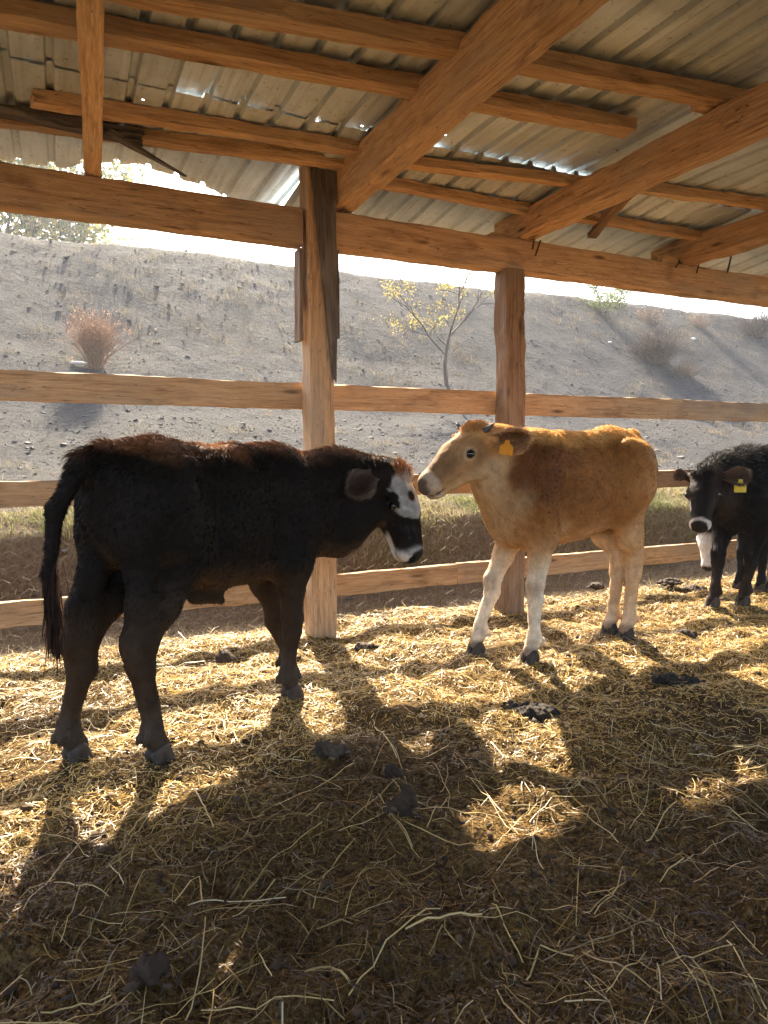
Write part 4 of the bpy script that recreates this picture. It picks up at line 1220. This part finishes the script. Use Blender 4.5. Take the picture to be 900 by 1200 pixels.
# ------------------------------------------------------------------ dung and clods one can point at
def blob_thing(name, label, cat, px, blobs, col, voxel=0.0045, group=None, chips=0, seed=1):
    p = on_level(*px); rr = np.random.default_rng(seed)
    z0 = float(floor_z(p[0], p[1]))
    o = empty(name, (p[0], p[1], z0))
    f = Field()
    for (bx, by, bz, r1, r2, r3) in blobs: f.ell((bx, by, bz), (r1, r2, r3), 0.010)
    V, Q = f.build(voxel); N, _ = vert_normals(V, Q)
    V = V + N * (0.0085 * fbm(V[:, 0] * 55 + V[:, 2] * 41, V[:, 1] * 55 - V[:, 2] * 37, 3, seed))[:, None]
    C = np.tile(np.array(col), (len(V), 1)) * (1 + 0.3 * n3(V, 30, seed)[:, None])
    link('mound', mesh_np('mound', V, Q, cols=np.clip(C, 0.002, 1)), M['dung'], o)
    if chips:
        lo, hi = V.min(0), V.max(0)
        P = np.stack([rr.uniform(lo[0] - 0.02, hi[0] + 0.02, chips), rr.uniform(lo[1] - 0.02, hi[1] + 0.02, chips), rr.uniform(0.0, 0.02, chips)], -1)
        Vv, T, C = lumps(P, rr.uniform(0.006, 0.016, chips), rr, np.array(col) * rr.uniform(0.7, 2.2, (chips, 1)))
        tag(link('crumb', mesh_np('crumb', Vv, None, T, True, C), M['dung'], o), kind='stuff')
    return tag(o, label, cat, group)
def heap(w, d, h, n, seed):
    q = np.random.default_rng(seed); out = []
    for _ in range(n * 2):
        a = q.random() * 6.28; k = q.random() ** 0.6
        s_ = q.uniform(0.013, 0.034)
        out.append((w / 2 * k * math.cos(a), d / 2 * k * math.sin(a), h * 0.35 * (1 - k) + 0.008, s_ * 1.2, s_, s_ * q.uniform(0.5, 0.8)))
    return out
blob_thing('dung_pile', 'dark lumpy dung pile on sunlit straw before the fawn calf', 'dung', (622, 832), heap(0.20, 0.12, 0.06, 11, 3), (0.030, 0.022, 0.016), chips=14, seed=3)
blob_thing('dung_pile', 'blackish dung pile at the shadow edge below the shaggy calf', 'dung', (793, 796), heap(0.17, 0.12, 0.05, 9, 4), (0.022, 0.018, 0.015), chips=10, seed=4)
blob_thing('dung_clod', 'small dung clod with pale top beside the main post shadow', 'dung', (390, 888), heap(0.07, 0.05, 0.04, 4, 5), (0.06, 0.042, 0.028), chips=5, seed=5)
blob_thing('earth_clod', 'upright dark earth clod in the middle of the floor', 'clod', (473, 955), [(0, 0, 0.02, 0.035, 0.03, 0.045), (0.012, 0.0, 0.055, 0.022, 0.02, 0.03), (-0.03, 0.01, 0.01, 0.03, 0.025, 0.02)], (0.05, 0.032, 0.02), chips=4, seed=6)
blob_thing('earth_clod', 'dark earth clod just behind the upright clod', 'clod', (466, 905), [(0, 0, 0.015, 0.028, 0.025, 0.03), (-0.02, 0.01, 0.03, 0.018, 0.02, 0.022)], (0.05, 0.032, 0.02), chips=4, seed=7)
blob_thing('dung_clod', 'round dark dung ball in shade at lower left', 'dung', (176, 1140), [(0, 0, 0.018, 0.034, 0.030, 0.028), (0.014, -0.006, 0.030, 0.02, 0.02, 0.018)], (0.045, 0.028, 0.018), chips=6, seed=8)
blob_thing('dung_clod', 'round dung clod on straw beneath the belly of the large black calf', 'dung', (263, 772), [(0, 0, 0.03, 0.045, 0.04, 0.045), (0.03, 0, 0.02, 0.03, 0.03, 0.03)], (0.06, 0.04, 0.026), chips=8, seed=9)
for k_, (px, lab, w_) in enumerate((((700, 690), 'low earth clod near the bottom rail behind the fawn calf', 0.10), ((786, 685), 'broad dark earth clod beside the shaggy calf, left one', 0.20), ((815, 688), 'broad brown earth clod touching the shaggy calf forelegs', 0.18), ((800, 745), 'flat dung clod on bright straw below the shaggy calf', 0.13), ((430, 760), 'small dung clod right of the main post foot', 0.09))):
    blob_thing('earth_clod' if 'earth' in lab else 'dung_clod', lab, 'clod' if 'earth' in lab else 'dung', px, heap(w_, w_ * 0.6, 0.07, 8, 20 + k_), (0.05, 0.034, 0.022), chips=8, seed=20 + k_)

# ------------------------------------------------------------------ beyond the fence: stones, grass, bushes, trees
r = np.random.default_rng(17)
def st_sample(n, s0, s1, t0, t1):
    s = r.uniform(s0, s1, n); t = t0 + (t1 - t0) * r.random(n); return s, t
def st_xyz(s, t, dz=0.0):
    P = F0[None] + s[:, None] * FU[None] + t[:, None] * FN[None]; P[:, 2] = terrain_z(s, t) + dz; return P
s1_, t1_ = st_sample(16000, -6, 20, 1.7, 13.4); s2_, t2_ = st_sample(5000, -4, 9, 1.6, 6.5); s3_, t3_ = st_sample(900, -2.5, 4.5, 0.7, 2.0)
s_ = np.concatenate([s1_, s2_, s3_]); t_ = np.concatenate([t1_, t2_, t3_]); n = len(s_)
sz = np.clip(r.lognormal(-4.6, 0.55, n), 0.006, 0.06) * np.where(t_ < 4, 0.8, 1.0)
g = r.uniform(0.5, 1.5, (n, 1)); col = np.array([0.085, 0.081, 0.078]) * g + np.array([0.03, 0.015, 0.0]) * r.random((n, 1))
V, T, C = lumps(st_xyz(s_, t_) + np.array([0, 0, 0.0]), sz, r, col, 0.6)
tag(link('slope_stones', mesh_np('slope_stones', V, None, T, False, np.clip(C, 0, 1)), M['rock']), 'loose grey stones scattered over the embankment', 'stones', kind='stuff')

def blades(P, L, w, r, cols, lean=0.45, nseg=2):
    n = len(P)
    a = r.random(n) * 6.283; d = np.stack([np.cos(a), np.sin(a), np.zeros(n)], -1) * (lean * r.random(n))[:, None]
    sd = np.stack([-np.sin(a + 0.7), np.cos(a + 0.7), np.zeros(n)], -1) * (w / 2)[:, None]
    up = np.array([0, 0, 1.0])
    m = P + (d * 0.35 + up * 0.55) * L[:, None]; t = P + (d + up * 0.85) * L[:, None]
    V = np.stack([P - sd, P + sd, m + sd * 0.8, m - sd * 0.8, t], 1).reshape(-1, 3)
    i = np.arange(n)[:, None] * 5
    return V, i + np.array([[0, 1, 2, 3]]), i + np.array([[3, 2, 4]]), np.repeat(cols, 5, 0)
# green bank behind the fence
s_, t_ = st_sample(110000, -3.6, 6.0, 1.12, 2.45)
k = r.random(len(s_)) < np.clip(0.75 + 0.55 * fbm(s_ * 1.6, t_ * 2.2, 3, 81) - 0.55 * np.abs(t_ - 1.6), 0.04, 1)
s_, t_ = s_[k], t_[k]; n = len(s_)
gm = np.clip(0.62 + 0.8 * fbm(s_ * 2.5, t_ * 2.5, 2, 83) + 0.3 * r.normal(size=n), 0, 1)[:, None]
col = (np.array([0.15, 0.155, 0.055]) * gm + np.array([0.32, 0.26, 0.13]) * (1 - gm)) * r.uniform(0.6, 1.3, (n, 1))
V, Q, T, C = blades(st_xyz(s_, t_, -0.01), r.uniform(0.025, 0.085, n), r.uniform(0.003, 0.007, n), r, col, 1.8)
tag(link('bank_grass', mesh_np('bank_grass', V, Q, T, True, C), M['grass']), 'short green grass on the bank behind the fence', 'grass', kind='stuff')
# dry grass: tufts over the slope and along the fence foot
ns = 1500; cs = r.uniform(-6, 22, ns); ct = 1.9 + 11.6 * r.random(ns) ** 0.8
keep = fbm(cs * 0.35, ct * 0.6, 3, 87) + 0.4 * r.normal(size=ns) > 0.05
cs, ct = cs[keep], ct[keep]; m_ = len(cs); per = 34
s_ = np.repeat(cs, per) + r.normal(0, 0.10, m_ * per); t_ = np.repeat(ct, per) + r.normal(0, 0.08, m_ * per)
s4, t4 = st_sample(16000, -3, 5.5, 0.14, 1.35); s_ = np.concatenate([s_, s4]); t_ = np.concatenate([t_, t4]); n = len(s_)
col = np.array([0.24, 0.185, 0.10]) * r.uniform(0.35, 1.3, (n, 1)) * np.where(t_ < 1.4, 0.8, 1.0)[:, None]
ln = np.where(t_ < 1.4, r.uniform(0.03, 0.10, n), r.uniform(0.05, 0.16, n))
V, Q, T, C = blades(st_xyz(s_, t_, -0.015), ln, r.uniform(0.002, 0.006, n), r, col, 2.2)
tag(link('dry_grass', mesh_np('dry_grass', V, Q, T, True, C), M['grass']), 'dry yellow grass tufts over the embankment and ditch', 'grass', kind='stuff')

# woody plants
class Wood:
    def __init__(self): self.V = []; self.Q = []; self.o = 0
    def tube(self, pts, r0, r1, K=5):
        pts = np.asarray(pts, float); n = len(pts)
        d = np.gradient(pts, axis=0); d /= np.linalg.norm(d, axis=1)[:, None] + 1e-9
        a = np.cross(d, [0.31, 0.57, 0.76]); a /= np.linalg.norm(a, axis=1)[:, None] + 1e-9; b = np.cross(d, a)
        rad = np.linspace(r0, r1, n)[:, None]
        ring = [pts + rad * (math.cos(2 * math.pi * k / K) * a + math.sin(2 * math.pi * k / K) * b) for k in range(K)]
        V = np.stack(ring, 1).reshape(-1, 3)
        i = np.arange(n * K).reshape(n, K)
        Q = np.stack([i[:-1], np.roll(i, -1, 1)[:-1], np.roll(i, -1, 1)[1:], i[1:]], -1).reshape(-1, 4)
        self.V.append(V); self.Q.append(Q + self.o); self.o += len(V)
    def mesh(self, name, col, r):
        V = np.concatenate(self.V); C = np.tile(np.array(col), (len(V), 1)) * r.uniform(0.7, 1.3, (len(V), 1))
        return mesh_np(name, V, np.concatenate(self.Q), None, True, C)
def walk(p, d, L, n, wob, r, up=0.0):
    pts = [np.array(p, float)]; d = nrm(d)
    for _ in range(n):
        d = nrm(d + r.normal(0, wob, 3) + np.array([0, 0, up])); pts.append(pts[-1] + d * L / n)
    return np.array(pts), d
def leaf_quads(P, size, r, cols):
    n = len(P); a = r.normal(size=(n, 3)); a /= np.linalg.norm(a, axis=1)[:, None]; b = np.cross(a, r.normal(size=(n, 3))); b /= np.linalg.norm(b, axis=1)[:, None]
    s = size[:, None]
    V = np.stack([P - a * s, P + b * s * 0.5, P + a * s, P - b * s * 0.5], 1).reshape(-1, 3)
    return V, np.arange(n)[:, None] * 4 + np.array([[0, 1, 2, 3]]), np.repeat(cols, 4, 0)

def dry_bush(px, width, height, n, col, label, seed, leafy=0):
    p = on_terrain(*px); q = np.random.default_rng(seed)
    o = empty('dry_bush', p)
    w = Wood(); tips = []
    for _ in range(n):
        a = q.random() * 6.283; e = q.uniform(0.15, 1.0)
        d = np.array([math.cos(a) * e * width / height, math.sin(a) * e * width / height, 1.0])
        L = height * q.uniform(0.6, 1.05)
        pts, dd = walk((q.normal(0, width * 0.10), q.normal(0, width * 0.10), -0.05), d, L, 5, 0.16, q)
        w.tube(pts, 0.007, 0.003, 3)
        for _ in range(4):
            k = q.integers(2, 5); p2, _d = walk(pts[k], d + q.normal(0, 0.7, 3), L * 0.4, 3, 0.25, q); w.tube(p2, 0.0035, 0.0015, 3); tips.append(p2[-1]); tips.append(p2[-2])
    link('branches', w.mesh('branches', col, q), M['bark'], o)
    if leafy:
        tips = np.array(tips); P = tips[q.integers(0, len(tips), leafy)] + q.normal(0, 0.03, (leafy, 3))
        V, Q, C = leaf_quads(P, q.uniform(0.010, 0.022, leafy), q, np.array(col) * 1.6 * q.uniform(0.6, 1.5, (leafy, 1)))
        tag(link('leaves', mesh_np('leaves', V, Q, None, False, C), M['leaf'], o), kind='stuff')
    return tag(o, label, 'bush', 'dry bushes on the embankment')
dry_bush((112, 432), 0.42, 0.98, 130, (0.26, 0.15, 0.09), 'dry reddish bush on slope above the fence rail at left', 51, 500)
dry_bush((768, 425), 1.25, 0.95, 260, (0.12, 0.085, 0.065), 'wide dry brown bush on slope beyond the second post', 52, 700)
dry_bush((800, 440), 0.9, 0.45, 120, (0.20, 0.15, 0.11), 'low trailing twigs at the foot of the wide dry bush', 53, 150)
dry_bush((888, 394), 1.3, 1.1, 160, (0.08, 0.06, 0.055), 'dark bare bush on the ridge at the right edge', 54, 0)
dry_bush((760, 378), 0.7, 0.55, 60, (0.22, 0.16, 0.12), 'thin bare bush on the ridge right of the green bush', 55, 100)
dry_bush((822, 384), 0.8, 0.55, 60, (0.22, 0.16, 0.12), 'thin bare bush on the ridge left of the dark bush', 56, 100)

def tree(name, base, H, spread, cols, nleaf, label, seed, lean=0.0, trunk_r=0.035, fork=0.35, leaf=0.03, levels=3, bark=(0.13, 0.10, 0.08), cat='tree', group=None, forks=4):
    q = np.random.default_rng(seed)
    o = empty(name, base); w = Wood(); tips = []
    pts, d = walk((0, 0, -0.15), (lean, 0, 1), H * fork + 0.15, 6, 0.06, q); w.tube(pts, trunk_r, trunk_r * 0.72, 7)
    def grow(p, d, L, rad, lev):
        pts, dd = walk(p, d, L, 5, 0.14, q, 0.03); w.tube(pts, rad, rad * 0.5, 5 if lev < 2 else 3)
        if lev >= 1: tips.extend(pts[2:])
        if lev < levels:
            for _ in range(q.integers(3, 5)):
                k = q.integers(2, 6)
                nd = nrm(dd + q.normal(0, 0.55, 3) * np.array([spread, spread, 0.7])); grow(pts[k], nd, L * q.uniform(0.5, 0.72), rad * 0.5, lev + 1)
    for i in range(forks):
        a = 6.283 * (i + q.random() * 0.6) / forks
        grow(pts[-1 - (i % 3)], nrm((math.cos(a) * spread, math.sin(a) * spread, 0.9)), H * (1 - fork) * q.uniform(0.5, 0.68), trunk_r * 0.55, 0)
    link('trunk', w.mesh('trunk', bark, q), M['bark'], o)
    tips = np.array(tips); tips = tips[q.permutation(len(tips))[:max(8, int(len(tips) * 0.75))]]
    # leaves gather in clumps round the twig ends, leaving gaps
    ncl = max(10, nleaf // 22); cl = tips[q.integers(0, len(tips), ncl)]
    P = cl[q.integers(0, ncl, nleaf)] + q.normal(0, leaf * 3.2, (nleaf, 3))
    ci = q.integers(0, len(cols), nleaf); C = np.array(cols)[ci] * q.uniform(0.6, 1.35, (nleaf, 1))
    V, Q, C = leaf_quads(P, q.uniform(0.6, 1.3, nleaf) * leaf, q, C)
    tag(link('crown', mesh_np('crown', V, Q, None, False, C), M['leaf'], o), kind='stuff')
    return tag(o, label, cat, group)
YEL = [(0.36, 0.28, 0.06), (0.40, 0.32, 0.09), (0.27, 0.25, 0.07)]
GRN = [(0.07, 0.11, 0.035), (0.11, 0.15, 0.045), (0.16, 0.18, 0.05), (0.26, 0.22, 0.05)]
bt = on_terrain(524, 452)
tree('young_tree', bt, 2.85, 1.5, YEL, 1400, 'slender young tree with sparse yellow leaves between the two posts', 61, lean=-0.05, trunk_r=0.045, fork=0.34, leaf=0.022, levels=2, cat='tree')
bt = on_terrain(-70, 284) ; bt2 = FW(*(lambda a: (a[0], a[1] + 17.0))(fst(bt[0], bt[1]))); bt2[2] = float(terrain_z(*fst(bt2[0], bt2[1])))
tree('leafy_tree', bt2, 9.0, 0.5, GRN + YEL[:1], 16000, 'green and yellow leafy tree on the ridge at the left edge', 62, trunk_r=0.18, fork=0.03, leaf=0.13, levels=3, cat='tree', forks=9)
bt = on_terrain(708, 372)
tree('green_bush', bt, 1.15, 0.9, GRN[:3], 4200, 'small green leafy bush on the ridge right of second post', 63, trunk_r=0.03, fork=0.10, leaf=0.030, levels=2, cat='bush', forks=6)

# pale fallen branch by the dry bush, scraps of litter
w = Wood(); q = np.random.default_rng(4); p = on_terrain(84, 427); e2 = on_terrain(122, 433)
pts = np.linspace(0, 1, 6)[:, None] * (e2 - p)[None] + np.array([0, 0, 0.03]); pts[:, 2] += 0.02 * np.sin(np.linspace(0, 3.1, 6)); w.tube(pts, 0.028, 0.012, 7)
tag(link('fallen_branch', w.mesh('fallen_branch', (0.55, 0.52, 0.48), q), M['bark'], None, p), 'pale bleached branch lying at the foot of the left dry bush', 'branch')
for k_, (px, lab) in enumerate((((715, 402), 'small white stone left of the wide dry bush'), ((812, 398), 'small white stone right of the wide dry bush'))):
    p = on_terrain(*px); q = np.random.default_rng(70 + k_)
    V, T, C = lumps(np.zeros((1, 3)), np.array([0.07]), q, np.array([[0.62, 0.61, 0.60]]))
    tag(link('white_stone', mesh_np('white_stone', V, None, T, False, C), M['rock'], None, p + np.array([0, 0, 0.02])), lab, 'stone', 'white stones on the slope')

# ------------------------------------------------------------------ added haze volume for the veiling glow over the slope
def haze_box(lo, hi, density):
    N = Nodes('veil_haze')
    v = N.n('VolumePrincipled'); v.inputs['Color'].default_value = (0.93, 0.94, 0.97, 1); v.inputs['Density'].default_value = density; v.inputs['Anisotropy'].default_value = 0.45
    N.l(v.outputs[0], N.out.inputs['Volume'])
    x0, y0, z0 = lo; x1, y1, z1 = hi
    V = [(x0, y0, z0), (x1, y0, z0), (x1, y1, z0), (x0, y1, z0), (x0, y0, z1), (x1, y0, z1), (x1, y1, z1), (x0, y1, z1)]
    F = [(0, 3, 2, 1), (4, 5, 6, 7), (0, 1, 5, 4), (1, 2, 6, 5), (2, 3, 7, 6), (3, 0, 4, 7)]
    return tag(link('haze', mesh_np('haze', np.array(V, float), F, smooth=False), N.m), kind='stuff')
haze_box((-560, -560, -1.8), (560, 560, 19.0), 0.0016)
